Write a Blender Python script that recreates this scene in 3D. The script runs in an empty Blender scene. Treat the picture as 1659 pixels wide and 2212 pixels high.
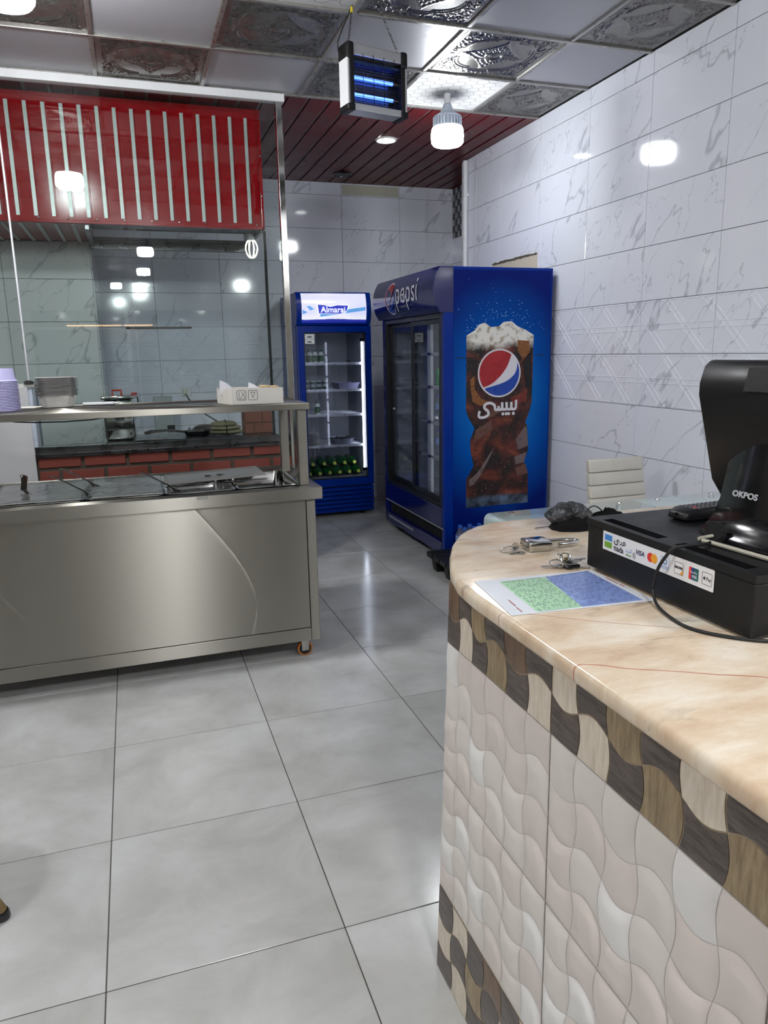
import bpy, bmesh, math, random
from mathutils import Vector, Matrix, noise as mnoise
random.seed(7)
S = bpy.context.scene
C = S.collection
PI = math.pi

# ---------------------------------------------------------------- camera
F, YAW, PITCH, ROLL, CAMH = 1583.787, 0.323886, -0.214313, -0.018798, 1.498632
def _cam_axes():
    cy, sy, cp, sp = math.cos(YAW), math.sin(YAW), math.cos(PITCH), math.sin(PITCH)
    fw = Vector((sy*cp, cy*cp, sp)); rt = Vector((cy, -sy, 0)); up = rt.cross(fw)
    cr, sr = math.cos(ROLL), math.sin(ROLL)
    return rt*cr + up*sr, up*cr - rt*sr, fw
_r, _u, _f = _cam_axes()
cam_d = bpy.data.cameras.new('camera'); cam = bpy.data.objects.new('camera', cam_d); C.objects.link(cam)
cam_d.sensor_fit = 'HORIZONTAL'; cam_d.sensor_width = 36.0; cam_d.lens = 36.0*F/1659.0
cam_d.clip_start = 0.02
cam.matrix_world = Matrix(((_r.x, _u.x, -_f.x, 0), (_r.y, _u.y, -_f.y, 0), (_r.z, _u.z, -_f.z, CAMH), (0, 0, 0, 1)))
S.camera = cam
# ---------------------------------------------------------------- world, exposure
W_ = bpy.data.worlds.new('world'); S.world = W_; W_.use_nodes = True
W_.node_tree.nodes['Background'].inputs[0].default_value = (0.55, 0.6, 0.7, 1)
W_.node_tree.nodes['Background'].inputs[1].default_value = 0.05
S.view_settings.view_transform = 'Standard'; S.view_settings.look = 'None'
S.view_settings.gamma = 1.0; S.view_settings.use_curve_mapping = False
S.view_settings.exposure = 0.5
S.cycles.use_denoising = True
S.cycles.sample_clamp_indirect = 4.0
S.cycles.max_bounces = 5; S.cycles.diffuse_bounces = 3; S.cycles.glossy_bounces = 3; S.cycles.transmission_bounces = 3; S.cycles.transparent_max_bounces = 12
S.cycles.caustics_reflective = False; S.cycles.caustics_refractive = False
S.cycles.use_adaptive_sampling = True; S.cycles.adaptive_threshold = 0.1; S.cycles.adaptive_min_samples = 20
BULB_L = 175.0          # radiance of the bulb diffusers
BULB_A = 47.0           # the smaller lamp by the alcove

# ---------------------------------------------------------------- mesh helpers
WL = {}
class MB:
    def __init__(s): s.v = []; s.f = []
    def add(s, vs, fs):
        n = len(s.v); s.v += [tuple(p) for p in vs]; s.f += [tuple(i+n for i in f) for f in fs]; return s
    def box(s, x0, x1, y0, y1, z0, z1):
        return s.add([(x0,y0,z0),(x1,y0,z0),(x1,y1,z0),(x0,y1,z0),(x0,y0,z1),(x1,y0,z1),(x1,y1,z1),(x0,y1,z1)],
                     [(3,2,1,0),(4,5,6,7),(0,1,5,4),(1,2,6,5),(2,3,7,6),(3,0,4,7)])
    def prism(s, poly, axis, a, b):
        """extrude 2-D polygon along axis between a and b"""
        def P(p, t):
            return {'x': (t,p[0],p[1]), 'y': (p[0],t,p[1]), 'z': (p[0],p[1],t)}[axis]
        n = len(poly); vs = [P(p,a) for p in poly]+[P(p,b) for p in poly]
        fs = [tuple(range(n))[::-1], tuple(range(n,2*n))]+[(i,(i+1)%n,n+(i+1)%n,n+i) for i in range(n)]
        return s.add(vs, fs)
    def lathe(s, prof, cx=0, cy=0, cz=0, n=20, axis='z', caps=True):
        vs = []; m = len(prof)
        for r, z in prof:
            for k in range(n):
                a = 2*PI*k/n; x, y = r*math.cos(a), r*math.sin(a)
                vs.append({'z': (cx+x,cy+y,cz+z), 'x': (cx+z,cy+x,cz+y), 'y': (cx+x,cy+z,cz+y)}[axis])
        fs = []
        for i in range(m-1):
            for k in range(n):
                fs.append((i*n+k, i*n+(k+1)%n, (i+1)*n+(k+1)%n, (i+1)*n+k))
        if caps:
            fs.append(tuple(range(n))[::-1]); fs.append(tuple((m-1)*n+k for k in range(n)))
        return s.add(vs, fs)
    def tube(s, path, r, n=8, closed=False, flat=1.0):
        path = [Vector(p) for p in path]; m = len(path); vs = []; up = Vector((0.13,0.21,0.97))
        for i, p in enumerate(path):
            a = path[(i-1) % m] if (closed or i > 0) else p; b = path[(i+1) % m] if (closed or i < m-1) else p
            t = (b-a).normalized(); u = t.cross(up)
            if u.length < 1e-3: u = t.cross(Vector((1,0,0)))
            u.normalize(); w = t.cross(u).normalized()
            rr = r[i] if isinstance(r, (list, tuple)) else r
            for k in range(n):
                q = 2*PI*k/n; vs.append(p+u*rr*math.cos(q)+w*rr*flat*math.sin(q))
        fs = []
        for i in range(m if closed else m-1):
            j = (i+1) % m
            for k in range(n): fs.append((i*n+k, i*n+(k+1)%n, j*n+(k+1)%n, j*n+k))
        if not closed: fs += [tuple(range(n))[::-1], tuple((m-1)*n+k for k in range(n))]
        return s.add(vs, fs)
    def grid(s, nu, nv, fn):
        vs = [fn(i/nu, j/nv) for j in range(nv+1) for i in range(nu+1)]
        fs = [(j*(nu+1)+i, j*(nu+1)+i+1, (j+1)*(nu+1)+i+1, (j+1)*(nu+1)+i) for j in range(nv) for i in range(nu)]
        return s.add(vs, fs)
    def mesh(s, name, mat, smooth=False, bevel=0, seg=2, flip=False):
        me = bpy.data.meshes.new(name); me.from_pydata(s.v, [], s.f)
        bm = bmesh.new(); bm.from_mesh(me)
        bmesh.ops.recalc_face_normals(bm, faces=bm.faces)
        if bevel:
            es = [e for e in bm.edges if len(e.link_faces) == 2 and e.calc_face_angle(0) > 0.6]
            bmesh.ops.bevel(bm, geom=es, offset=bevel, segments=seg, profile=0.5, affect='EDGES', clamp_overlap=True)
        if flip: bmesh.ops.reverse_faces(bm, faces=bm.faces)
        bm.to_mesh(me); bm.free()
        if smooth:
            me.polygons.foreach_set('use_smooth', [True]*len(me.polygons))
            me.set_sharp_from_angle(angle=0.7)
        me.materials.append(mat); me.update()
        return me
    def build(s, name, mat, parent=None, local=False, **k):
        o = bpy.data.objects.new(name, s.mesh(name, mat, **k)); C.objects.link(o)
        return attach(o, parent, local)
def attach(o, parent, local=False):
    if parent is not None:
        o.parent = parent
        if not local:
            w = WL.get(parent, Vector((0,0,0))); o.location = -w
        WL[o] = Vector((0,0,0))
    else: WL[o] = Vector((0,0,0))
    return o
def tag(o, label=None, cat=None, group=None, kind=None):
    if label: o['label'] = label
    if cat: o['category'] = cat
    if group: o['group'] = group
    if kind: o['kind'] = kind
    return o
def thing(name, label, cat, loc=(0,0,0), rz=0, group=None):
    o = bpy.data.objects.new(name, None); C.objects.link(o); o.empty_display_size = 0.05
    o.location = loc; o.rotation_euler = (0,0,rz); WL[o] = Vector(loc)
    return tag(o, label, cat, group)
def copy_tree(o, parent=None):
    c = o.copy(); C.objects.link(c); c.parent = parent
    for ch in [x for x in bpy.data.objects if x.parent == o]: copy_tree(ch, c)
    return c
def place(me, name, parent, loc, rz=0, rot=None):
    o = bpy.data.objects.new(name, me); C.objects.link(o)
    if parent is not None: o.parent = parent; o.location = Vector(loc)-WL.get(parent, Vector((0,0,0)))
    else: o.location = loc
    o.rotation_euler = rot if rot else (0,0,rz); return o
def struct(name, mb, mat, **k):
    o = mb.build(name, mat, **k); o['kind'] = 'structure'; return o
def text(string, size, mat, name, parent, M, ext=0.0004, align='CENTER', shear=0, sx=1.0, off=0.0, space=1.0, local=False):
    cu = bpy.data.curves.new('t', 'FONT'); cu.body = string; cu.size = size; cu.align_x = align; cu.align_y = 'CENTER'
    cu.extrude = ext; cu.shear = shear; cu.offset = off; cu.space_character = space; cu.resolution_u = 3
    t = bpy.data.objects.new('t', cu); C.objects.link(t); bpy.context.view_layer.update()
    me = bpy.data.meshes.new_from_object(t); C.objects.unlink(t); bpy.data.objects.remove(t); bpy.data.curves.remove(cu)
    for v in me.vertices: v.co.x *= sx
    me.transform(M); me.materials.clear(); me.materials.append(mat); me.name = name
    o = bpy.data.objects.new(name, me); C.objects.link(o); return attach(o, parent, local)
def frame(o, xd, yd):
    """matrix with origin o, local x along xd, local y along yd"""
    x = Vector(xd).normalized(); y = Vector(yd).normalized(); z = x.cross(y)
    return Matrix(((x.x,y.x,z.x,o[0]),(x.y,y.y,z.y,o[1]),(x.z,y.z,z.z,o[2]),(0,0,0,1)))
def decal(pts, M, mat, name, parent, t=0.0004, local=False):
    n = len(pts); mb = MB()
    vs = [M @ Vector((p[0],p[1],0)) for p in pts]+[M @ Vector((p[0],p[1],t)) for p in pts]
    mb.add(vs, [tuple(range(n))[::-1], tuple(range(n,2*n))]+[(i,(i+1)%n,n+(i+1)%n,n+i) for i in range(n)])
    return mb.build(name, mat, parent, local)
def rrect(x0, x1, y0, y1, r, n=4):
    out = []
    for cx, cy, a in ((x1-r,y1-r,0),(x0+r,y1-r,90),(x0+r,y0+r,180),(x1-r,y0+r,270)):
        for k in range(n+1):
            q = math.radians(a+90*k/n); out.append((cx+r*math.cos(q), cy+r*math.sin(q)))
    return out
def circ(cx, cy, r, n=32, ry=None): return [(cx+r*math.cos(2*PI*k/n), cy+(ry or r)*math.sin(2*PI*k/n)) for k in range(n)]

# ---------------------------------------------------------------- materials
def newmat(name):
    m = bpy.data.materials.new(name); m.use_nodes = True; nt = m.node_tree
    return m, nt, nt.nodes['Principled BSDF']
def N(nt, t, **kw):
    n = nt.nodes.new(t)
    for k, v in kw.items(): setattr(n, k, v)
    return n
def setin(n, d):
    for k, v in d.items(): n.inputs[k].default_value = v
def lin(c):
    return tuple((x/12.92 if x <= 0.04045 else ((x+0.055)/1.055)**2.4) for x in c)
def srgb(r, g, b): return lin((r/255, g/255, b/255))
def P(name, col, rough=0.5, metal=0.0, var=0.06, scale=14.0, rvar=0.06, bump=0.0, bscale=60.0, coat=0.0, emit=None, es=0.0, aniso=0.0, arot=0.0, stretch=None, spec=None):
    m, nt, b = newmat(name)
    tc = N(nt, 'ShaderNodeTexCoord'); nz = N(nt, 'ShaderNodeTexNoise'); setin(nz, {'Scale': scale, 'Detail': 4.0})
    src = tc.outputs['Object']
    if stretch:
        mp = N(nt, 'ShaderNodeMapping'); mp.inputs['Scale'].default_value = stretch
        nt.links.new(src, mp.inputs['Vector']); src = mp.outputs['Vector']
    nt.links.new(src, nz.inputs['Vector'])
    rp = N(nt, 'ShaderNodeMix', data_type='RGBA')
    rp.inputs[6].default_value = (*[max(0,c*(1-var)) for c in col], 1); rp.inputs[7].default_value = (*[min(1,c*(1+var)) for c in col], 1)
    nt.links.new(nz.outputs['Fac'], rp.inputs[0]); nt.links.new(rp.outputs[2], b.inputs['Base Color'])
    mr = N(nt, 'ShaderNodeMapRange'); setin(mr, {'From Min': 0.3, 'From Max': 0.7, 'To Min': max(0.02, rough-rvar), 'To Max': min(1, rough+rvar)})
    nt.links.new(nz.outputs['Fac'], mr.inputs['Value']); nt.links.new(mr.outputs[0], b.inputs['Roughness'])
    setin(b, {'Metallic': metal, 'Coat Weight': coat, 'Anisotropic': aniso, 'Anisotropic Rotation': arot})
    if spec is not None: b.inputs['Specular IOR Level'].default_value = spec
    if aniso:
        tg = N(nt, 'ShaderNodeTangent'); tg.direction_type = 'RADIAL'; tg.axis = 'Z'; nt.links.new(tg.outputs[0], b.inputs['Tangent'])
    if emit is not None: setin(b, {'Emission Color': (*emit, 1), 'Emission Strength': es})
    if bump:
        n2 = N(nt, 'ShaderNodeTexNoise'); setin(n2, {'Scale': bscale, 'Detail': 3.0}); nt.links.new(src, n2.inputs['Vector'])
        bp = N(nt, 'ShaderNodeBump'); setin(bp, {'Strength': bump, 'Distance': 0.002}); nt.links.new(n2.outputs['Fac'], bp.inputs['Height'])
        nt.links.new(bp.outputs[0], b.inputs['Normal'])
    return m
def emission(name, col, st):
    m, nt, b = newmat(name)
    setin(b, {'Base Color': (0.8,0.8,0.8,1), 'Emission Color': (*col,1), 'Emission Strength': st, 'Roughness': 0.4})
    nz = N(nt, 'ShaderNodeTexNoise'); setin(nz, {'Scale': 3.0}); mr = N(nt, 'ShaderNodeMapRange'); setin(mr, {'To Min': st*0.97, 'To Max': st*1.03})
    nt.links.new(nz.outputs['Fac'], mr.inputs['Value']); nt.links.new(mr.outputs[0], b.inputs['Emission Strength'])
    return m
def glass(name, tint=(0.93,0.96,0.95), ior=1.45, rough=0.0, haze=0.0, hazecol=(0.7,0.75,0.78)):
    m, nt, b = newmat(name); nt.nodes.remove(b); out = nt.nodes['Material Output']
    tr = N(nt, 'ShaderNodeBsdfTransparent'); tr.inputs[0].default_value = (*tint,1)
    gl = N(nt, 'ShaderNodeBsdfGlossy'); gl.inputs['Roughness'].default_value = rough
    fr = N(nt, 'ShaderNodeFresnel'); ge = N(nt, 'ShaderNodeNewGeometry'); io = N(nt, 'ShaderNodeMath', operation='MULTIPLY_ADD')
    io.inputs[1].default_value = 1/ior-ior; io.inputs[2].default_value = ior; nt.links.new(ge.outputs['Backfacing'], io.inputs[0]); nt.links.new(io.outputs[0], fr.inputs['IOR'])
    mx = N(nt, 'ShaderNodeMixShader'); nt.links.new(fr.outputs[0], mx.inputs[0]); nt.links.new(tr.outputs[0], mx.inputs[1]); nt.links.new(gl.outputs[0], mx.inputs[2])
    last = mx
    if haze:
        df = N(nt, 'ShaderNodeBsdfDiffuse'); df.inputs[0].default_value = (*hazecol,1)
        nz = N(nt, 'ShaderNodeTexNoise'); setin(nz, {'Scale': 2.5, 'Detail': 5.0}); mr = N(nt, 'ShaderNodeMapRange'); setin(mr, {'From Min': 0.3, 'From Max': 0.7, 'To Min': haze*0.4, 'To Max': haze*1.6})
        nt.links.new(nz.outputs['Fac'], mr.inputs['Value'])
        m2 = N(nt, 'ShaderNodeMixShader'); nt.links.new(mr.outputs[0], m2.inputs[0]); nt.links.new(mx.outputs[0], m2.inputs[1]); nt.links.new(df.outputs[0], m2.inputs[2]); last = m2
    nt.links.new(last.outputs[0], out.inputs[0]); return m
def marble_tile(name, base, vein, rough=0.07, amount=1.0):
    m, nt, b = newmat(name)
    tc = N(nt, 'ShaderNodeTexCoord'); oi = N(nt, 'ShaderNodeObjectInfo')
    sc = N(nt, 'ShaderNodeVectorMath', operation='SCALE'); sc.inputs[0].default_value = (37.0, 11.0, 23.0); nt.links.new(oi.outputs['Random'], sc.inputs['Scale'])
    ad = N(nt, 'ShaderNodeVectorMath', operation='ADD'); nt.links.new(tc.outputs['Object'], ad.inputs[0]); nt.links.new(sc.outputs[0], ad.inputs[1])
    m0 = N(nt, 'ShaderNodeMapping'); m0.inputs['Rotation'].default_value = (0, math.radians(52), 0); nt.links.new(ad.outputs[0], m0.inputs['Vector'])
    mp = N(nt, 'ShaderNodeMapping'); mp.inputs['Scale'].default_value = (0.75, 1.0, 2.3); nt.links.new(m0.outputs[0], mp.inputs['Vector'])
    fac = None
    for scale, wdt, st in ((0.62, 0.011, 0.62), (1.25, 0.0045, 0.5)):
        nz = N(nt, 'ShaderNodeTexNoise'); setin(nz, {'Scale': scale, 'Detail': 5.0, 'Roughness': 0.5, 'Distortion': 0.0}); nt.links.new(mp.outputs[0], nz.inputs['Vector'])
        s1 = N(nt, 'ShaderNodeMath', operation='SUBTRACT'); s1.inputs[1].default_value = 0.5; nt.links.new(nz.outputs['Fac'], s1.inputs[0])
        s2 = N(nt, 'ShaderNodeMath', operation='ABSOLUTE'); nt.links.new(s1.outputs[0], s2.inputs[0])
        mk = N(nt, 'ShaderNodeTexNoise'); setin(mk, {'Scale': scale*2.2, 'Detail': 1.0}); nt.links.new(ad.outputs[0], mk.inputs['Vector'])
        wd = N(nt, 'ShaderNodeMapRange'); setin(wd, {'From Min': 0.35, 'From Max': 0.7, 'To Min': 0.0008, 'To Max': wdt}); nt.links.new(mk.outputs['Fac'], wd.inputs['Value'])
        mr = N(nt, 'ShaderNodeMapRange'); setin(mr, {'From Min': 0.0, 'To Min': st*amount, 'To Max': 0.0}); nt.links.new(s2.outputs[0], mr.inputs['Value']); nt.links.new(wd.outputs[0], mr.inputs['From Max'])
        if fac is None: fac = mr.outputs[0]
        else:
            mx = N(nt, 'ShaderNodeMath', operation='MAXIMUM'); nt.links.new(fac, mx.inputs[0]); nt.links.new(mr.outputs[0], mx.inputs[1]); fac = mx.outputs[0]
    mix = N(nt, 'ShaderNodeMix', data_type='RGBA'); mix.inputs[6].default_value = (*base,1); mix.inputs[7].default_value = (*vein,1)
    nt.links.new(fac, mix.inputs[0]); nt.links.new(mix.outputs[2], b.inputs['Base Color'])
    setin(b, {'Roughness': rough, 'Specular IOR Level': 0.5})
    return m
def floor_mat(name):
    m, nt, b = newmat(name)
    tc = N(nt, 'ShaderNodeTexCoord'); oi = N(nt, 'ShaderNodeObjectInfo'); sc = N(nt, 'ShaderNodeVectorMath', operation='SCALE'); sc.inputs[0].default_value = (31,17,5); nt.links.new(oi.outputs['Random'], sc.inputs['Scale'])
    ad = N(nt, 'ShaderNodeVectorMath', operation='ADD'); nt.links.new(tc.outputs['Object'], ad.inputs[0]); nt.links.new(sc.outputs[0], ad.inputs[1])
    nz = N(nt, 'ShaderNodeTexNoise'); setin(nz, {'Scale': 3.2, 'Detail': 8.0, 'Roughness': 0.62, 'Distortion': 0.4}); nt.links.new(ad.outputs[0], nz.inputs['Vector'])
    cr = N(nt, 'ShaderNodeValToRGB'); e = cr.color_ramp.elements; e[0].position = 0.3; e[0].color = (*srgb(172,172,167),1); e[1].position = 0.72; e[1].color = (*srgb(202,203,202),1)
    nt.links.new(nz.outputs['Fac'], cr.inputs[0])
    n2 = N(nt, 'ShaderNodeTexNoise'); setin(n2, {'Scale': 30.0, 'Detail': 3.0}); nt.links.new(ad.outputs[0], n2.inputs['Vector'])
    sp = N(nt, 'ShaderNodeMapRange'); setin(sp, {'From Min': 0.74, 'From Max': 0.8, 'To Min': 0.0, 'To Max': 0.35}); nt.links.new(n2.outputs['Fac'], sp.inputs['Value'])
    mix = N(nt, 'ShaderNodeMix', data_type='RGBA'); nt.links.new(sp.outputs[0], mix.inputs[0]); nt.links.new(cr.outputs[0], mix.inputs[6]); mix.inputs[7].default_value = (*srgb(120,118,112),1)
    nt.links.new(mix.outputs[2], b.inputs['Base Color'])
    mr = N(nt, 'ShaderNodeMapRange'); setin(mr, {'From Min': 0.3, 'From Max': 0.7, 'To Min': 0.13, 'To Max': 0.22}); nt.links.new(nz.outputs['Fac'], mr.inputs['Value']); nt.links.new(mr.outputs[0], b.inputs['Roughness'])
    n3 = N(nt, 'ShaderNodeTexNoise'); setin(n3, {'Scale': 9.0, 'Detail': 4.0}); nt.links.new(ad.outputs[0], n3.inputs['Vector'])
    bp = N(nt, 'ShaderNodeBump'); setin(bp, {'Strength': 0.05, 'Distance': 0.003}); nt.links.new(n3.outputs['Fac'], bp.inputs['Height']); nt.links.new(bp.outputs[0], b.inputs['Normal'])
    return m

AROT = 0.25
M_TILE = marble_tile('glazed_marble_tile', srgb(230,233,243), srgb(160,163,175))
M_TILEG = marble_tile('glazed_marble_tile_greenlit', srgb(210,213,213), srgb(138,144,145), 0.12)  # greyer copy of the wall tile, greenish kitchen light put into its colour
M_GROUT = P('grout', srgb(128,124,116), 0.9)
M_FLOOR = floor_mat('polished_floor_tile')
M_FGROUT = P('floor_grout', srgb(70,66,60), 0.9, var=0.4, scale=8)
M_STEEL = P('brushed_steel', srgb(152,149,141), 0.36, 1.0, var=0.05, scale=3.0, rvar=0.03, aniso=1.0, arot=AROT, stretch=(1,1,0.15))
M_STEELP = P('brushed_steel_sheet', srgb(154,151,143), 0.32, 1.0, var=0.05, scale=2.0, rvar=0.02, aniso=1.0, arot=0.25, stretch=(1,1,0.1))
M_STEEL2 = P('plain_steel', srgb(176,175,170), 0.26, 1.0, var=0.06)
M_SATIN = P('satin_steel', srgb(200,200,197), 0.36, 0.5, var=0.06)
M_CHROME = P('polished_steel', srgb(205,205,202), 0.10, 1.0, var=0.03, rvar=0.03)
M_DSTEEL = P('dark_steel', srgb(96,96,98), 0.3, 1.0, var=0.15)
M_BLACK = P('black_plastic', srgb(15,15,17), 0.42, var=0.2, spec=0.35)
M_GBLACK = P('gloss_black_plastic', srgb(10,11,14), 0.14, var=0.2, rvar=0.04, coat=0.4)
M_MBLACK = P('matt_black_metal', srgb(11,12,15), 0.45, var=0.15, bump=0.15, bscale=400, spec=0.35)
M_RUBBER = P('black_rubber', srgb(17,17,18), 0.6)
M_WHITE = P('white_paint', srgb(222,224,226), 0.45)
M_OFFW = P('off_white', srgb(205,205,200), 0.5)
M_PLASTER = P('grey_plaster', srgb(188,189,190), 0.8, var=0.1, scale=6, bump=0.2, bscale=30)
M_ALU = P('aluminium_profile', srgb(196,198,202), 0.35, 0.7)
M_RED = P('red_enamel_sheet', srgb(150,8,18), 0.16, var=0.08, scale=4, rvar=0.05, spec=0.3)
M_STRIPE = P('silver_stripe', srgb(190,196,192), 0.4, 0.2)
M_DKRED = P('red_ceiling_panel', srgb(92,10,17), 0.3, var=0.12, scale=3, spec=0.15)
M_DKSTR = P('dull_ceiling_joint', srgb(150,140,142), 0.4)
M_CPLAIN = P('plain_silver_ceiling_tile', srgb(174,174,179), 0.42, 0.3, var=0.06, scale=26, bump=0.35, bscale=26)
M_CORN = P('embossed_silver_ceiling_tile', srgb(128,126,122), 0.26, 0.8, var=0.1, scale=10)
M_TBAR = P('ceiling_bar', srgb(160,158,154), 0.3, 0.8)
M_BLUE = P('blue_enamel', srgb(0,42,136), 0.2, var=0.06, rvar=0.04, spec=0.2)
M_NAVY = P('navy_enamel', srgb(14,20,88), 0.12, var=0.06, rvar=0.03, coat=0.3)
M_INT = P('fridge_liner', srgb(150,155,165), 0.35)
M_DARKINT = P('dark_cavity', srgb(8,8,10), 0.8)
M_GLASS = glass('clear_glass', (0.90,0.94,0.93), 1.5)
M_FGLASS = glass('fridge_glass', (0.86,0.88,0.92), 1.5)
M_FILM = glass('plastic_film', (0.92,0.93,0.93), 1.6, 0.12, haze=0.10)
M_BRICK = P('red_brick', srgb(114,50,38), 0.55, var=0.2, scale=9, bump=0.4, bscale=22)
M_MORTAR = P('brick_mortar', srgb(74,66,58), 0.9, var=0.2)

# ================================================================= ROOM
# ---- floor: slab of grout with separate 60 cm tiles
fl = struct('floor', MB().box(-2.7,3.5,-7.6,7.5,-0.08,-0.0015), M_FGROUT)
TX0, TY0 = -0.184, 2.2316
tile_full = MB().box(-0.2985,0.2985,-0.2985,0.2985,-0.012,0.0).mesh('tile', M_FLOOR, bevel=0.0012, seg=1)
for i in range(-4, 6):
    for j in range(-16, 9):
        cx, cy = TX0+0.6*i+0.3, TY0+0.6*j+0.3
        if i == 1 and j == -2:      # tile beside the counter foot is made of two cut pieces
            for a, b in ((-0.2985, 0.149), (0.153, 0.2985)):
                place(MB().box(a,b,-0.2985,0.2985,-0.012,0).mesh('tile', M_FLOOR, bevel=0.0012, seg=1), 'tile', fl, (cx,cy,0))
            continue
        place(tile_full, 'tile', fl, (cx,cy,0))

# ---- tiled walls
ZJ = [-0.065+0.305*k for k in range(11)]+[3.1]      # horizontal joints
TW, TG = 0.6, 0.0028
_cache = {}
def tile_mesh(w, h, relief, mat):
    key = (round(w,4), round(h,4), relief, mat.name)
    if key in _cache: return _cache[key]
    mb = MB().box(0,w,0,0.009,0,h)
    me = mb.mesh('tile', mat, bevel=0.0014, seg=1)
    if relief:      # embossed lattice of double lines
        rb = MB()
        def bar(p, q, r=0.0032, hh=0.0026):
            d = Vector((q[0]-p[0], 0, q[1]-p[1])); L = d.length; d.normalize(); n = Vector((-d.z,0,d.x))
            a, b = Vector((p[0],0,p[1])), Vector((q[0],0,q[1]))
            vs = [a+n*r, a-n*r, b-n*r, b+n*r]
            vs += [Vector((v.x,-hh,v.z)) for v in (a+n*r*0.35, a-n*r*0.35, b-n*r*0.35, b+n*r*0.35)]
            rb.add(vs, [(4,5,6,7),(0,1,5,4),(1,2,6,5),(2,3,7,6),(3,0,4,7)])
        k = h/2; m = 0.008
        for dz in (-0.015, 0.015): bar((m, h/2+dz), (w-m, h/2+dz))
        def clipbar(a, b, r):
            lo, hi = 0.0, 1.0
            for lim, sg in ((m, 1), (w-m, -1)):
                fa, fb = sg*(a-lim), sg*(b-lim)
                if fa < 0 and fb < 0: return
                if fa < 0: lo = max(lo, fa/(fa-fb))
                if fb < 0: hi = min(hi, fa/(fa-fb))
            if hi-lo > 0.04: bar((a+(b-a)*lo, m+(h-2*m)*lo), (a+(b-a)*hi, m+(h-2*m)*hi), r)
        for c in (0.084, 0.378, 0.672, -0.21):
            for dx in (-0.022, 0.022): clipbar(c+dx+k, c+dx-k, 0.003)
            clipbar(c-k, c+k, 0.003)
        for e in ((m,m,w-m,m),(m,h-m,w-m,h-m)): bar((e[0],e[1]),(e[2],e[3]),0.0025,0.0022)
        r2 = rb.mesh('r', mat); bm = bmesh.new(); bm.from_mesh(me); bm.from_mesh(r2); bm.to_mesh(me); bm.free()
    _cache[key] = me; return me
def tile_wall(parent, org, rz, cols, mat, zlist=ZJ, relief=True, skip=None):
    """cols: joint positions along the wall's own axis; org: world point of axis zero; faces local -y"""
    ca, sa = math.cos(rz), math.sin(rz)
    for a, b in zip(cols[:-1], cols[1:]):
        for z0, z1 in zip(zlist[:-1], zlist[1:]):
            if z1 <= 0.02 or b-a < 0.02: continue
            z0 = max(z0, 0.0)
            if skip and skip(a, b, z0, z1): continue
            rel = relief and 1.1 < (z0+z1)/2 < 1.8 and (b-a) > 0.55
            me = tile_mesh(b-a-TG, z1-z0-TG, rel, mat)
            x = a+TG/2; y = -0.009
            place(me, 'tile', parent, (org[0]+ca*x-sa*y, org[1]+sa*x+ca*y, z0+TG/2), rz)
wr = struct('wall_right', MB().box(2.9,3.05,-7.6,6.3,0,3.1), M_GROUT)
# axis runs from far (y=6.3) to near: local x = -y
ys = [6.3, 6.0, 5.565, 4.965, 4.365, 3.765, 3.165, 2.565, 1.965, 1.365, 0.765, 0.165, -0.435, -1.035]
tile_wall(wr, (2.9, 6.3, 0), -PI/2, [6.3-y for y in ys], M_TILE)
M_PATCH = P('bare_board', srgb(206,196,176), 0.85, var=0.06, bump=0.1)
MB().box(2.884,2.8995,4.972,5.68,1.5,2.183).build('plaster_patch', M_PATCH, wr)
mb = MB(); random.seed(3)
for k in range(26):
    y = 4.975+0.7*k/26; mb.box(2.880,2.8995,y,y+0.027+random.random()*0.008,2.176+random.random()*0.006,2.188+random.random()*0.008)
mb.build('broken_edge', P('old_adhesive', srgb(96,88,72), 0.9, var=0.4, scale=40), wr)
wb = struct('wall_back', MB().box(-2.7,3.45,7.3,7.45,0,3.13), M_GROUT)
tile_wall(wb, (0,7.3,0), 0, [-0.93,-0.33,0.27,0.87,1.47,2.07,2.67,3.25], M_TILE)
MB().box(2.08,2.66,7.286,7.2995,2.995,3.085).build('adhesive_strip', P('ribbed_adhesive', srgb(190,188,172), 0.9, bump=1.0, bscale=50, stretch=(1,1,0.05)), wb)
MB().box(0.0,0.58,7.284,7.2905,1.75,1.768).build('mortar_gap', P('rough_mortar', srgb(70,64,56), 0.9, var=0.4, scale=30), wb)
wc = struct('wall_recess', MB().box(3.25,3.4,6.3,7.3,0,3.13), M_GROUT)
tile_wall(wc, (3.25,7.3,0), -PI/2, [0,0.5,1.0], M_TILE, zlist=[0,0.545,0.85,1.155,1.46,1.765,2.07,2.375,2.62], relief=False)
M_MOS = P('dark_mosaic', srgb(40,40,46), 0.2); M_MOSL = P('light_mosaic', srgb(150,150,160), 0.2)
random.seed(5)
md = MB().box(-0.027,0.027,-0.004,0.004,-0.027,0.027).mesh('mosaic', M_MOS, bevel=0.002, seg=1); ml = md.copy(); ml.materials.clear(); ml.materials.append(M_MOSL)
for i in range(8):
    for k in range(8):
        place(ml if (i+k) % 2 == 0 else md, 'mosaic', wc, (3.246, 7.26-0.06*i, 2.65+0.06*k), PI/2)
MB().box(2.9,3.4,6.28,6.3,0,3.1).build('end_face', M_OFFW, wr)
tp = thing('conduit_pipe', 'thin white conduit pipe running down the wall corner behind the big blue fridge', 'pipe', (2.87,6.17,0))
MB().lathe([(0.022,0),(0.022,3.08)], 2.866,6.17,0.005, 12).build('pipe', M_WHITE, tp, smooth=True)
for z in (0.9,1.9,2.8): MB().box(2.842,2.89,6.144,6.196,z,z+0.02).build('clip', M_WHITE, tp)
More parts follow.
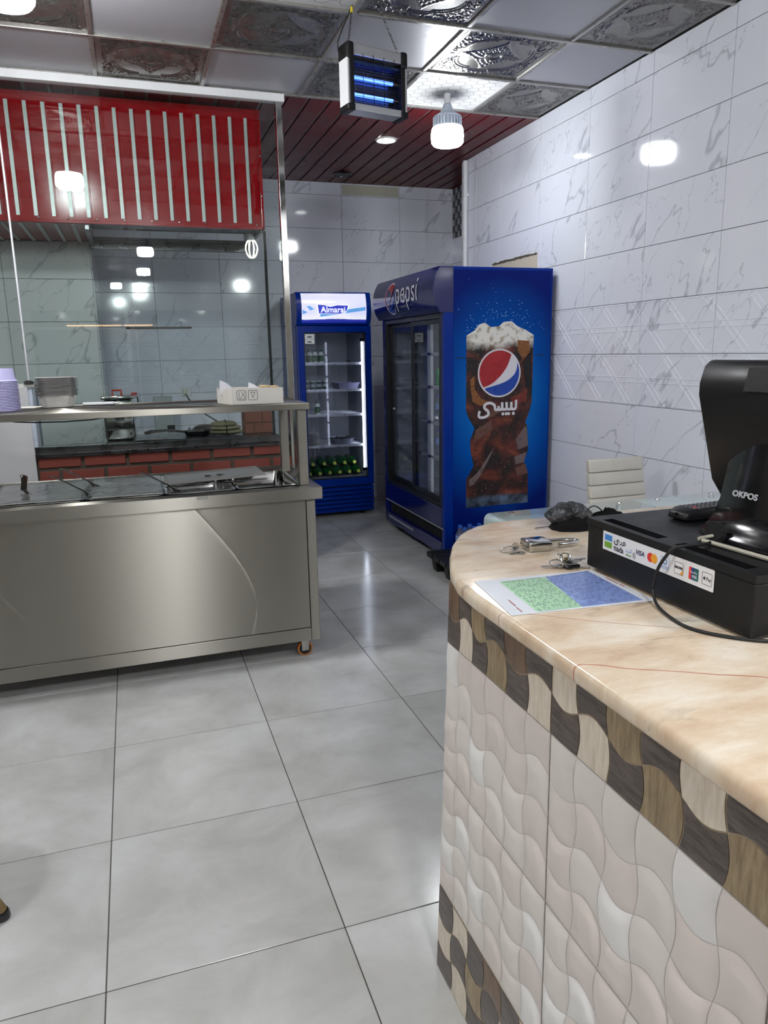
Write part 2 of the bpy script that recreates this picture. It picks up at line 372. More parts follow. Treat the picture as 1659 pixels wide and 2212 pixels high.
# walls behind the camera and to the left (they only bounce light and show in reflections)
wl = struct('wall_left', MB().box(-2.75,-2.6,-7.6,7.3,0,3.13), marble_tile('wall_left_tile', srgb(150,140,128), srgb(120,112,104)))
wf = struct('wall_front', MB().box(-2.7,-1.9,-7.6,-7.45,0,3.13).box(-1.9,2.2,-7.6,-7.45,2.5,3.13).box(2.2,3.05,-7.6,-7.45,0,3.13), M_PLASTER)
win = struct('window_2', MB().box(-1.9,2.2,-7.56,-7.54,0,2.5), P('night_shop_glass', srgb(14,17,24), 0.05))
MB().box(-0.02,0.06,-7.57,-7.5,0,2.5).box(-1.9,2.2,-7.57,-7.5,2.1,2.16).build('window_frame', M_ALU, win)

# ---- suspended ceiling
ce = struct('ceiling', MB().box(-2.7,3.05,-7.6,5.02,3.118,3.2), P('ceiling_board', srgb(190,190,194), 0.4, 0.3, bump=0.2, bscale=26))
CX0, CY0, CP = -0.047, 3.79, 0.605
def cheight(u, v):
    a, b = abs(u), abs(v); h = 0.0; q = max(a, b)
    def rid(d, w): return math.exp(-(d/w)**2)
    h += 0.5*rid(q-0.90, 0.022)+0.35*rid(q-0.965, 0.02)
    r = math.hypot(u, v); th = math.atan2(v, u)
    sq = (a**3+b**3)**(1/3.0)
    notch = 0.08 if min(a, b) < 0.20 else 0.0
    R = 0.70+notch
    h += 0.9*rid(sq-R, 0.017)+0.5*rid(sq-(R-0.055), 0.013)
    star = a**0.75+b**0.75
    if sq > R+0.03 and q < 0.87:
        n = mnoise.noise(Vector((u*13, v*13, 1.7))); n2 = mnoise.noise(Vector((u*23, v*23, 4.1)))
        h += 0.8*max(0, 1-abs(n)*5)
    if star < 0.70 and r > 0.185:
        n = math.sin(th*16+r*10)*math.sin(r*40+2*math.cos(4*th))
        h += 0.45+0.5*n
    h += 0.5*rid(star-0.71, 0.02)
    h += 1.1*rid(r-0.16, 0.022)+(0.8*(1-(r/0.135)**2) if r < 0.135 else 0)
    return h
NG = 120
def cfn(s, t):
    u, v = 2*s-1, 2*t-1
    return (u*0.292, v*0.292, -0.0075*cheight(u, v))
me_orn = MB().grid(NG, NG, cfn).mesh('ceiling_tile', M_CORN, smooth=False, flip=False)
me_orn.polygons.foreach_set('use_smooth', [True]*len(me_orn.polygons))
if me_orn.polygons[0].normal.z > 0: me_orn.flip_normals()
me_pln = MB().box(-0.292,0.292,-0.292,0.292,-0.001,0.006).mesh('ceiling_tile', M_CPLAIN, bevel=0.002, seg=1)
def hexmat(name, base, line):
    return P(name, base, 0.4, var=0.04)
    m, nt, b = newmat(name)
    tc = N(nt, 'ShaderNodeTexCoord'); vo = N(nt, 'ShaderNodeTexVoronoi'); vo.feature = 'DISTANCE_TO_EDGE'; setin(vo, {'Scale': 15.0, 'Randomness': 0.12})
    nt.links.new(tc.outputs['Object'], vo.inputs['Vector'])
    cr = N(nt, 'ShaderNodeValToRGB'); cr.color_ramp.elements[0].position = 0.025; cr.color_ramp.elements[0].color = (*line,1); cr.color_ramp.elements[1].position = 0.05; cr.color_ramp.elements[1].color = (*base,1)
    nt.links.new(vo.outputs['Distance'], cr.inputs[0]); nt.links.new(cr.outputs[0], b.inputs['Base Color']); setin(b, {'Roughness': 0.4}); return m
M_HEX = hexmat('white_printed_ceiling_tile', srgb(206,206,206), srgb(96,90,84))
me_hex = MB().box(-0.292,0.292,-0.292,0.292,-0.001,0.006).mesh('ceiling_tile', M_HEX, bevel=0.002, seg=1)
def hexlines():
    mb = MB(); R = 0.042; seen = set()
    for a in range(-9, 10):
        for b in range(-9, 10):
            cx, cy = 1.5*R*a, math.sqrt(3)*R*(b+0.5*(a % 2))
            pts = [(cx+R*math.cos(PI/3*k), cy+R*math.sin(PI/3*k)) for k in range(6)]
            for k in range(6):
                p, q = pts[k], pts[(k+1) % 6]
                if max(abs(p[0]),abs(p[1]),abs(q[0]),abs(q[1])) > 0.287: continue
                key = (round((p[0]+q[0]),3), round((p[1]+q[1]),3))
                if key in seen: continue
                seen.add(key); d = Vector((q[0]-p[0],q[1]-p[1],0)).normalized(); n = Vector((-d.y,d.x,0))*0.0014; e = d*0.001
                P0, Q0 = Vector((p[0],p[1],-0.0016))-e, Vector((q[0],q[1],-0.0016))+e
                mb.add([P0+n,P0-n,Q0-n,Q0+n], [(0,1,2,3)])
    return mb.mesh('printed_lines', P('printed_line', srgb(112,104,96), 0.5))
me_hl = hexlines()
for i in range(-4, 5):
    for j in range(-4, 2):
        cx, cy = CX0+CP*(i+0.5), CY0+CP*(j+0.5)
        hexa = (i, j) in ((3, 1), (1, -1), (0, -3))
        me = me_hex if hexa else (me_orn if (i+j) % 2 == 1 else me_pln)
        if i == 4:
            if me is me_orn:
                o = place(me, 'ceiling_tile', ce, (2.632,cy,3.106)); o.scale = (0.86,1,1)
            else:
                place(MB().box(-0.252,0.252,-0.292,0.292,-0.001,0.006).mesh('ceiling_tile', M_CPLAIN, bevel=0.002, seg=1), 'ceiling_tile', ce, (2.632,cy,3.106))
        else:
            o = place(me, 'ceiling_tile', ce, (cx,cy,3.106))
            if hexa: h_ = bpy.data.objects.new('printed_lines', me_hl); C.objects.link(h_); h_.parent = o
for i in range(-4, 6):
    x = CX0+CP*i
    if x < 2.8: MB().box(x-0.012,x+0.012,1.4,5.0,3.094,3.117).build('ceiling_bar', M_TBAR, ce, bevel=0.003)
for j in range(-4, 3):
    y = CY0+CP*j; MB().box(-2.6,2.89,y-0.012,y+0.012,3.092,3.116).build('ceiling_bar', M_TBAR, ce, bevel=0.003)
# red strip ceiling over the alcove and the kitchen
cr_ = struct('ceiling', MB().box(-2.7,3.45,5.02,7.3,3.112,3.2), M_DKSTR)
pl_me = MB().box(0,0.124,5.035,7.295,-0.012,0).mesh('plank', M_DKRED, bevel=0.004)
for k in range(34):
    x = 3.36-0.142*k
    if x > -1.3: place(pl_me, 'plank', cr_, (x-0.124,0,3.112))

# ---- kitchen partition: brick and plaster dado, sill, glass, post, head beam
bw = struct('wall_brick', MB().box(-0.6,1.03,5.012,5.14,0,0.90), M_MORTAR)
rows = [0.905-0.1*k for k in range(9)]
random.seed(11)
for r, zt in enumerate(rows):
    x = -0.592-(0.135 if r % 2 else 0)
    while x < 1.02:
        a, b = max(x, -0.592), min(x+0.246, 1.028)
        if b-a > 0.03:
            MB().box(a, b, 5.0+random.uniform(-0.002,0.003), 5.02, max(0.004, zt-0.078+random.uniform(-0.003,0.003)), zt-random.uniform(0,0.004)).build('brick', M_BRICK, bw, bevel=0.003)
        x += 0.268
wp = struct('wall_plaster', MB().box(-2.6,-0.605,4.985,5.14,0,1.33), M_PLASTER)
MB().box(-0.607,-0.565,5.0,5.13,0.96,1.34).build('painted_jamb', P('chipped_paint', srgb(178,186,200), 0.7, var=0.3, scale=25), wp)
MB().box(-2.6,-0.565,4.99,5.13,1.33,1.352).build('cap', M_OFFW, wp)
w1 = struct('window_1', MB().box(-2.6,1.06,4.97,5.03,3.048,3.094), M_WHITE, bevel=0.003)
MB().box(-0.6,1.03,4.985,5.16,0.906,0.914).box(-0.6,1.03,4.985,4.991,0.89,0.914).box(-0.6,1.03,5.03,5.045,0.914,0.955).build('sill', M_DSTEEL, w1, bevel=0.002)
MB().box(1.005,1.045,4.98,5.02,0.0,3.05).build('post', M_CHROME, w1, bevel=0.003)
MB().box(0.058,1.003,5.0,5.006,0.94,3.05).build('glass_pane', M_GLASS, w1)
MB().box(-0.582,0.054,5.0,5.006,0.94,3.05).build('glass_pane', M_GLASS, w1)
MB().box(-2.6,-0.60,5.0,5.006,1.353,3.05).build('glass_pane', M_GLASS, w1)
MB().box(-0.598,-0.586,4.994,5.012,1.353,3.05).build('glazing_bar', M_ALU, w1, bevel=0.002)
MB().lathe([(0.028,0),(0.03,0.012),(0.012,0.02)], -0.592,4.985,1.352, 12).build('bar_foot', M_DSTEEL, w1)
wk = struct('wall_kitchen', MB().box(-2.6,-0.21,6.11,7.3,0,2.33), M_GROUT)
tile_wall(wk, (0,6.11,0), 0, [-2.01,-1.41,-0.81,-0.21], M_TILEG, zlist=[0,0.24,0.545,0.85,1.155,1.46,1.765,2.07,2.33], relief=False)
tile_wall(wk, (-0.21,6.11,0), PI/2, [0,0.6,1.19], M_TILEG, zlist=[0,0.24,0.545,0.85,1.155,1.46,1.765,2.07,2.33], relief=False)

# ================================================================= LAMPS
M_DIFF = emission('bulb_diffuser', (0.97,0.98,1.0), BULB_L)
M_DIFFA = emission('bulb_diffuser_small', (0.93,0.97,1.0), BULB_A)
M_SINK = P('bulb_body', srgb(188,198,212), 0.35, 0.2)
def led_bulb(label, loc, dm=None):
    t = thing('led_bulb', label, 'light bulb', loc, group='hanging led bulbs')
    MB().lathe([(0.022,0),(0.022,-0.055),(0.024,-0.058)], n=16).build('lamp_socket', M_WHITE, t, local=True, smooth=True)
    mb = MB().lathe([(0.026,-0.06),(0.034,-0.085),(0.05,-0.11),(0.088,-0.132),(0.09,-0.14),(0.082,-0.142),(0.082,-0.188),(0.092,-0.19),(0.095,-0.198)], n=32)
    for k in range(26):
        a = 2*PI*k/26; c, s = math.cos(a), math.sin(a); n = Vector((-s,c,0))*0.0035
        p = [Vector((c*r,s*r,z)) for r, z in ((0.08,-0.138),(0.093,-0.138),(0.093,-0.192),(0.08,-0.192))]
        mb.add([q+n for q in p]+[q-n for q in p], [(0,1,2,3),(7,6,5,4),(0,4,5,1),(1,5,6,2),(2,6,7,3),(3,7,4,0)])
    mb.build('heat_sink', M_SINK, t, local=True)
    MB().lathe([(0.096,-0.198),(0.103,-0.215),(0.106,-0.245),(0.104,-0.285),(0.09,-0.303),(0.05,-0.308),(0.001,-0.309)], n=20).build('diffuser', dm or M_DIFF, t, local=True, smooth=True)
    return t
led_bulb('bright white led bulb hanging below the hexagon-printed ceiling tile', (2.07,4.735,3.105), M_DIFFA)
led_bulb('bright white led bulb cut by the top left corner of the picture', (-0.325,3.38,3.105))
for x, y, w in ((0.32,-0.67,'first behind the camera'),(2.25,-0.8,'behind the camera near the right wall'),(0.34,-3.12,'second behind the camera'),(-0.12,-5.7,'third behind the camera'),(-1.9,1.2,'over the left side of the shop')):
    led_bulb('white led bulb '+w, (x,y,3.105))
def downlight(label, x, y, on):
    t = thing('downlight', label, 'downlight', (x,y,3.1), group='recessed downlights in the red ceiling')
    MB().lathe([(0.084,0.0),(0.088,-0.004),(0.078,-0.014),(0.07,-0.012),(0.068,0.0)], n=28, caps=False).build('trim_ring', M_OFFW if on else M_DSTEEL, t, local=True, smooth=True)
    MB().lathe([(0.069,-0.002),(0.066,-0.008),(0.001,-0.009)], n=28).build('lens', emission('downlight_lens', (0.95,1.0,0.97), 14) if on else P('unlit_lens', srgb(70,68,72), 0.4), t, local=True)
downlight('lit recessed downlight in the dark red ceiling', 2.015, 5.782, True)
downlight('unlit recessed downlight near the back wall', 1.985, 6.93, False)
# warm led strip along the shop front, only seen mirrored in the kitchen glass
ls = thing('led_strip', 'warm led light strip over the shop front behind the camera', 'light strip', (0,-7.4,2.16))
MB().box(-1.2,-0.1,-7.44,-7.41,2.165,2.19).box(-0.05,0.55,-7.44,-7.41,2.165,2.19).build('diffuser', emission('warm_strip', (1.0,0.55,0.22), 9), ls)
MB().box(-1.25,0.6,-7.45,-7.44,2.16,2.2).build('channel', M_ALU, ls)

# ---- insect killer hanging on chains
zp = thing('insect_killer', 'silver and black electric insect killer with two blue tubes hanging on chains', 'insect killer', (1.078,3.62,2.62), math.radians(11.5))
ZW, ZH, ZD = 0.33, 0.295, 0.095
def zb(mb, name, mat, par=zp, **k): return mb.build(name, mat, par, local=True, **k)
zb(MB().box(0.03,ZW-0.03,0.004,ZD-0.004,ZH-0.055,ZH-0.006), 'top_rail', M_ALU, bevel=0.004)
zb(MB().box(0.03,ZW-0.03,0.004,ZD-0.004,0.004,0.036), 'bottom_tray', M_ALU, bevel=0.004)
for s in (0, 1):
    x0, x1 = (0, 0.036) if s == 0 else (ZW-0.036, ZW)
    zb(MB().box(x0 if s == 0 else x0+0.024, x1-0.024 if s == 0 else x1, 0.006, ZD-0.006, 0.02, ZH-0.02), 'end_panel', M_WHITE if s == 0 else M_ALU, bevel=0.003)
    zb(MB().box(x0+0.012*(1-s), x1-0.012*s, 0.002, ZD-0.002, 0.02, ZH-0.02), 'end_frame', M_BLACK, bevel=0.003)
    zb(MB().box(x0-0.002, x1+0.002, -0.002, ZD+0.002, ZH-0.075, ZH), 'corner_cap', M_BLACK, bevel=0.012, seg=3)
    zb(MB().box(x0-0.002, x1+0.002, -0.002, ZD+0.002, 0.0, 0.03), 'corner_cap', M_BLACK, bevel=0.006, seg=2)
zb(MB().box(0.036,ZW-0.036,ZD-0.012,ZD-0.008,0.03,ZH-0.05), 'back_sheet', P('dark_mesh', srgb(7,7,10), 0.8))
mb = MB()
for k in range(16): z = 0.042+k*0.0115; mb.box(0.036,ZW-0.036,-0.001,0.001,z,z+0.0014)
for k in range(4): x = 0.08+k*0.057; mb.box(x,x+0.0022,-0.003,-0.001,0.034,ZH-0.045)
zb(mb, 'guard_grille', M_BLACK)
mb = MB()
for k in range(13): z = 0.05+k*0.013; mb.box(0.04,ZW-0.04,0.07,0.0715,z,z+0.0012)
for k in range(50): x = 0.045+k*0.005; mb.box(x,x+0.0009,0.073,0.0742,0.045,0.22)
zb(mb, 'wire_grid', M_STEEL2)
for z in (0.085, 0.158):
    zb(MB().lathe([(0.0085,0.05),(0.0085,ZW-0.062)], 0,0.045,z, 12, axis='x'), 'uv_tube', emission('uv_tube', (0.03,0.13,1.0), 3.2), smooth=True)
    zb(MB().lathe([(0.010,ZW-0.062),(0.010,ZW-0.036)], 0,0.045,z, 12, axis='x'), 'tube_holder', M_STEEL2)
zb(MB().box(0.046,0.30,0.02,0.07,0.212,0.222), 'inner_reflector', P('blue_reflector', srgb(60,84,140), 0.25, 0.6))
def chain(name, p0, p1, par, mat):
    p0, p1 = Vector(p0), Vector(p1); L = (p1-p0).length; n = int(L/0.0145); mb = MB(); d = (p1-p0)/L
    u = d.cross(Vector((0,1,0))).normalized(); w = d.cross(u)
    for k in range(n):
        c = p0+d*(k+0.5)*L/n; e = u if k % 2 else w
        mb.tube([c+d*0.0105*math.cos(a)+e*0.0045*math.sin(a) for a in [2*PI*q/8 for q in range(8)]], 0.0016, 5, closed=True)
    return zb(mb, name, mat)
chain('chain', (0.03,0.045,ZH), (0.075,0.08,0.478), zp, M_DSTEEL)
chain('chain', (0.305,0.045,ZH), (0.205,0.05,0.478), zp, M_DSTEEL)
zb(MB().tube([(0.012,0.05,0.235),(-0.022,0.05,0.26),(-0.02,0.055,0.30),(0.01,0.065,0.36),(0.045,0.075,0.42),(0.075,0.085,0.478)], 0.003, 6), 'power_cord', M_RUBBER)
zb(MB().tube([(0.068,0.075,0.445),(0.071,0.078,0.47)], [0.007,0.005], 8), 'tape', P('yellow_tape', srgb(214,190,40), 0.5))

# ================================================================= KITCHEN BEHIND THE GLASS
hd = thing('extractor_hood', 'large red extractor hood with white vertical stripes behind the kitchen glass', 'extractor hood', (0.1,5.3,2.33))
MB().box(-1.6,0.955,5.3,5.32,2.335,3.085).build('front_panel', M_RED, hd, bevel=0.004)
XS = [0.86-0.1025*k for k in range(24)]
st = MB().box(-0.0115,0.0115,-0.003,0,2.372,3.03).mesh('stripe', M_STRIPE, bevel=0.001, seg=1)
lp = MB().box(-0.004,0.004,-0.008,0,2.372,3.03).mesh('rib', M_RED, bevel=0.002, seg=1)
for x in XS:
    place(st, 'stripe', hd, (x,5.3,0)); place(lp, 'rib', hd, (x+0.018,5.3,0))
MB().box(-1.6,0.955,5.292,5.3,2.335,2.352).box(-1.6,0.955,5.294,5.3,3.06,3.085).box(0.938,0.955,5.292,5.3,2.335,3.085).build('edge_trim', M_RED, hd, bevel=0.002)
sc_me = MB().lathe([(0.007,0),(0.005,-0.005),(0.001,-0.006)], n=10, axis='y').mesh('screw', M_CHROME, smooth=True)
for k in range(12): place(sc_me, 'screw', hd, (0.90-0.17*k,5.293,2.362))
for z in (2.55,2.8,3.03): place(sc_me, 'screw', hd, (0.943,5.293,z))
MB().box(-1.6,-0.185,5.32,6.1,2.335,2.345).build('underside', M_RED, hd)
su = MB().box(-0.0115,0.0115,5.33,6.09,2.330,2.335).mesh('stripe', M_STRIPE)
for x in XS:
    if x < -0.2: place(su, 'stripe', hd, (x,0,0))
MB().box(-0.2,-0.17,5.32,6.1,2.30,2.42).box(0.93,0.95,5.32,6.1,2.32,2.9).box(-0.2,0.95,6.0,6.1,2.29,2.36).box(-0.2,0.95,5.98,6.0,2.27,2.33).build('steel_gutter', M_DSTEEL, hd, bevel=0.004)
mb = MB().grid(2, 60, lambda s, t: (-0.17+1.1*s, 5.33+0.65*t, 2.36+0.05*t+0.006*math.sin(t*PI*22)))
mb.build('baffle_filter', M_DSTEEL, hd)
MB().box(-1.6,0.95,5.33,7.28,3.05,3.08).build('roof', M_STEEL2, hd)
rd = thing('corner_post', 'thin black post below the right end of the red hood', 'post', (0.955,5.32,0.92))
MB().box(0.945,0.962,5.31,5.33,0.93,2.33).build('post', M_BLACK, rd); MB().box(0.93,0.975,5.295,5.345,0.921,0.932).build('foot', M_DSTEEL, rd)
cf = thing('reflection_lamp', 'cream curved-tube lamp added below the hood corner for a reflection in the glass', 'light bulb', (0.89,5.5,2.335))  # glowing lamp added to stand for a lamp reflection in the kitchen glass
M_REFLAMP = emission('reflected_lamp_glow', (1.0,0.93,0.80), 1.0)
for k in range(8):
    a = 2*PI*k/8+0.2; c, s = math.cos(a), math.sin(a)
    MB().tube([(c*r,s*r,z) for r, z in ((0.018,-0.04),(0.032,-0.055),(0.043,-0.08),(0.045,-0.105),(0.036,-0.135),(0.022,-0.155),(0.01,-0.16))], 0.0052, 8).build('lamp_tube', M_REFLAMP, cf, local=True, smooth=True)
MB().lathe([(0.016,0),(0.02,-0.02),(0.028,-0.034),(0.026,-0.045)], n=16).build('lamp_base', M_WHITE, cf, local=True, smooth=True)
kw = thing('kitchen_worktop', 'dark steel worktop along the inside of the kitchen window', 'worktop', (0.3,5.5,0))
MB().box(-0.2,0.99,5.165,5.95,0.88,0.92).build('top', M_DSTEEL, kw, bevel=0.004)
for x in (-0.16,0.93):
    for y in (5.2,5.88): MB().box(x,x+0.04,y,y+0.04,0.0,0.88).build('leg', M_STEEL2, kw)
pt = thing('steel_cooker', 'tall square steel cooker with a red lid handle behind the kitchen glass', 'cooker', (-0.1,5.62,0.92))
MB().box(-0.205,0.0,5.5,5.75,0.922,1.21).build('body', M_CHROME, pt, bevel=0.025, seg=3, smooth=True)
MB().box(-0.215,0.01,5.49,5.76,1.212,1.235).build('lid', M_CHROME, pt, bevel=0.008, smooth=True)
MB().tube([(-0.135,5.6,1.235),(-0.135,5.6,1.27),(-0.075,5.6,1.27),(-0.075,5.6,1.235)], 0.007, 8).build('lid_handle', P('red_handle', srgb(196,60,34), 0.4), pt)
MB().tube([(0.01,5.55,1.22),(0.03,5.55,1.225),(0.035,5.55,1.16),(0.03,5.55,1.10)], 0.004, 6).build('cable', M_RUBBER, pt)
MB().box(-0.01,0.03,5.53,5.545,1.235,1.255).build('latch', P('red_latch', srgb(150,24,24), 0.4), pt, bevel=0.003)
bx = thing('brick_block', 'reddish brown brick block standing on the kitchen worktop', 'block', (0.88,5.6,0.92))
MB().prism([(0.78,0.921),(0.985,0.921),(0.985,1.10),(0.78,1.115)], 'y', 5.56, 5.74).build('block', P('brown_block', srgb(120,66,46), 0.7, var=0.2, bump=0.3), bx, bevel=0.006)
MB().box(0.78,0.985,5.556,5.56,1.0,1.004).box(0.845,0.848,5.556,5.56,0.93,1.0).box(0.91,0.913,5.556,5.56,1.004,1.1).build('joint', M_DARKINT, bx)
cl = thing('folded_sack', 'olive folded cloth tied with string on the kitchen worktop', 'cloth', (0.64,5.55,0.92))
def blob(cx, cy, cz, rx, ry, rz_, seed, amp=0.2, n=20, m=12):
    def fn(s, t):
        a, b = 2*PI*s, PI*t-PI/2
        d = Vector((math.cos(b)*math.cos(a), math.cos(b)*math.sin(a), math.sin(b)))
        k = 1+amp*mnoise.noise(d*1.7+Vector((seed,0,0)))
        return (cx+rx*k*d.x, cy+ry*k*d.y, max(cz+rz_*k*d.z, cz-rz_*0.92))
    return MB().grid(n, m, fn)
M_SACK = P('olive_canvas', srgb(122,116,92), 0.9, var=0.2, bump=0.4, bscale=120)
for k, (dz, rx) in enumerate(((0.024,0.125),(0.055,0.12),(0.083,0.10))):
    blob(0.645-0.012*k,5.55,0.921+dz,rx,0.08,0.022,k*3.1,0.12).build('fold', M_SACK, cl, smooth=True)
MB().tube([(0.63,5.466,0.925),(0.632,5.468,0.97),(0.63,5.49,1.025),(0.63,5.56,1.032)], 0.004, 6).build('string', M_BLACK, cl)
pn = thing('frying_pan', 'black frying pan lying on the kitchen worktop with its long handle to the left', 'pan', (0.45,5.5,0.92))
MB().lathe([(0.001,0),(0.075,0),(0.095,0.035),(0.097,0.035),(0.078,-0.001)], 0.43,5.62,0.922, 28).build('pan_body', M_BLACK, pn, smooth=True)
MB().tube([(0.36,5.56,0.955),(0.22,5.44,0.985),(0.1,5.34,0.99),(0.06,5.31,0.985)], [0.008,0.009,0.012,0.012], 8).build('handle', M_BLACK, pn)
MB().tube([(0.0,5.35,0.926),(0.10,5.30,0.935),(0.3,5.28,0.93),(0.55,5.3,0.93),(0.75,5.3,0.926)], 0.008, 8).build('gas_hose', M_RUBBER, None)
tag(bpy.data.objects['gas_hose'], 'black gas hose lying along the kitchen worktop', 'hose')
wok = thing('wok', 'dark round wok upside down beside the folded cloth', 'wok', (0.52,5.75,0.92))
MB().lathe([(0.10,0),(0.095,0.025),(0.07,0.05),(0.035,0.062),(0.001,0.065)], 0.50,5.78,0.922, 28).build('bowl', M_BLACK, wok, smooth=True)
MB().tube([(0.39,5.78,0.93),(0.385,5.78,0.96),(0.395,5.78,0.965)], 0.006, 6).build('ear_handle', M_BLACK, wok)
sk = thing('wall_socket', 'white wall socket with a plug on the kitchen back wall', 'socket', (0.485,7.29,1.17))
MB().box(0.445,0.53,7.27,7.2905,1.13,1.215).build('plate', M_WHITE, sk, bevel=0.004)
MB().box(0.455,0.495,7.235,7.27,1.15,1.195).build('plug', M_OFFW, sk, bevel=0.008)
MB().tube([(0.475,7.25,1.15),(0.50,7.22,1.10),(0.58,7.05,1.0),(0.66,6.6,0.95),(0.70,6.2,0.93)], 0.006, 6).build('cord', M_RUBBER, sk)
co = thing('steel_column', 'plain grey steel flue column standing behind the kitchen worktop', 'column', (0.24,6.9,0))
MB().box(0.17,0.33,6.82,6.98,0,1.15).build('column', P('grey_sheet', srgb(168,172,172), 0.35, 0.3), co, bevel=0.004)
MB().box(0.27,0.335,6.80,6.822,0.80,0.90).build('vent', M_DARKINT, co)

# ================================================================= STEEL SERVING COUNTER
sc = thing('serving_counter', 'long stainless steel serving counter on castors with an overhead shelf', 'serving counter', (-0.3,3.75,0))
SX0, SX1, SY0, SY1, SZ0, SZ1 = -1.4, 0.79, 3.39, 4.14, 0.098, 0.876
def pan_fn(s, t):
    x = -1.352+(0.742+1.352)*s; z = 0.168+(0.818-0.168)*t
    y = SY0+0.004-0.0009*math.sin(7.0*s+0.7*t+0.4)-0.0004*math.sin(3.1*t+4*s)
    return (x, y, z)
MB().grid(60, 24, pan_fn).build('front_panel', M_STEELP, sc, smooth=True)
MB().box(SX0+0.0455,SX1-0.0455,SY0+0.0005,SY0+0.03,SZ0,0.165).build('bottom_rail', M_STEEL, sc, bevel=0.002)
for x in (SX0, SX1-0.045):
    for y in (SY0, SY1-0.045): MB().box(x,x+0.045,y,y+0.045,SZ0,0.83).build('corner_leg', M_STEEL, sc, bevel=0.003)
MB().box(SX0+0.01,SX1-0.004,SY0+0.03,SY1-0.01,SZ0+0.005,SZ0+0.02).build('floor_plate', M_DSTEEL, sc)
MB().box(SX1-0.012,SX1-0.006,SY0+0.045,SY1-0.045,0.11,0.82).box(SX0+0.006,SX0+0.012,SY0+0.045,SY1-0.045,0.11,0.82).box(SX0+0.045,SX1-0.045,SY1-0.012,SY1-0.006,0.11,0.82).build('side_panel', M_STEEL, sc)
MB().box(SX0-0.03,SX1+0.03,SY0-0.025,SY0+0.055,0.82,SZ1).box(SX0-0.03,SX1+0.03,SY1-0.10,SY1+0.01,0.82,SZ1).box(SX0-0.03,-1.29,SY0+0.055,SY1-0.10,0.82,SZ1).box(0.758,SX1+0.03,SY0+0.055,SY1-0.10,0.82,SZ1).build('top_frame', M_STEEL, sc)
MB().box(-1.29,0.758,SY0+0.055,SY1-0.10,0.62,0.64).box(-1.295,-1.29,SY0+0.055,SY1-0.1,0.62,0.83).box(0.758,0.763,SY0+0.055,SY1-0.1,0.62,0.83).box(-1.29,0.758,SY0+0.05,SY0+0.055,0.62,0.83).box(-1.29,0.758,SY1-0.1,SY1-0.095,0.62,0.83).build('water_bath', M_DSTEEL, sc)
MB().box(-1.4,SX1,3.43,3.98,1.241,1.272).build('over_shelf', M_STEEL, sc, bevel=0.003)
for x in (SX1-0.058, -1.385):
    MB().box(x,x+0.045,3.45,3.49,SZ1,1.241).build('shelf_post', M_STEEL, sc, bevel=0.003)
    MB().box(x,x+0.045,3.90,3.94,SZ1,1.241).build('shelf_post', M_STEEL, sc, bevel=0.003)
MB().box(0.745,0.752,3.49,3.62,SZ1,1.241).build('shelf_web', M_STEEL2, sc)
M_ORANGE = P('orange_tyre', srgb(160,96,32), 0.5); 
for x in (0.72,-1.33):
    for y in (3.455,4.07):
        f = MB().box(x-0.018,x+0.018,y-0.022,y-0.018,0.03,0.092).box(x-0.018,x+0.018,y+0.018,y+0.022,0.03,0.092).box(x-0.03,x+0.03,y-0.03,y+0.03,0.09,0.098).build('castor_fork', M_STEEL2, sc)
        w = MB().lathe([(0.030,-0.013),(0.0385,-0.012),(0.0385,0.012),(0.030,0.013)], x,y,0.0385,24,axis='y').build('castor_tyre', M_ORANGE, f, smooth=True)
        MB().lathe([(0.001,-0.0145),(0.030,-0.0135),(0.030,0.0135),(0.001,0.0145)], x,y,0.0385,20,axis='y').build('castor_wheel', M_BLACK, f)
MB().box(0.235,0.285,3.362,3.3645,0.862,0.8745).build('label_plate', M_CHROME, sc)
# gastronorm pans, film, lid
def gn_pan(label, x0, x1, y0, y1, z=0.880, depth=0.1):
    t = thing('food_pan', label, 'food pan', ((x0+x1)/2,(y0+y1)/2,z), group='food pans in the serving counter')
    def ring(d, zz, r): return [(p[0],p[1],zz) for p in rrect(x0+d,x1-d,y0+d,y1-d,r,5)]
    prof = [(0,z-0.003,0.02),(0.0,z,0.02),(0.012,z+0.001,0.03),(0.016,z-0.004,0.035),(0.022,z-depth*0.9,0.04),(0.035,z-depth,0.04)]
    vs = []; n = len(ring(0,0,0.02))
    for d, zz, r in prof: vs += ring(d, zz, r)
    fs = [(i*n+k, i*n+(k+1)%n, (i+1)*n+(k+1)%n, (i+1)*n+k) for i in range(len(prof)-1) for k in range(n)]+[tuple((len(prof)-1)*n+k for k in range(n))]
    mb = MB().add(vs, fs); o = mb.build('pan', M_CHROME, t, smooth=True); return t
gn_pan('empty steel food pan at the right end of the serving counter', 0.432,0.748,3.46,3.98)
gn_pan('open steel food pan with a spoon and half covered by a lid', 0.105,0.425,3.455,3.985)
for nm, x0, x1 in (('film-covered steel food pan beside the open spoon pan', -0.225,0.095), ('film-covered steel food pan at the left edge of the picture', -0.64,-0.245)):
    t = gn_pan(nm, x0, x1, 3.455, 3.985)
    MB().box(x0+0.012,x1-0.012,3.468,3.972,0.8835,0.887).build('flat_lid', M_SATIN, t, bevel=0.003)
    def ff(s, u, a=x0, b=x1):
        x, y = a-0.012+(b-a+0.024)*s, 3.445+0.55*u
        e = min(s,1-s,u,1-u); z = 0.8905+0.008*abs(mnoise.noise(Vector((x*14,y*9,2))))+0.006*abs(mnoise.noise(Vector((x*31,y*24,5))))-(0.009 if e < 0.02 else 0)
        return (x, y, z+0.001)
    MB().grid(34, 34, ff).build('plastic_film', M_FILM, t, smooth=True)
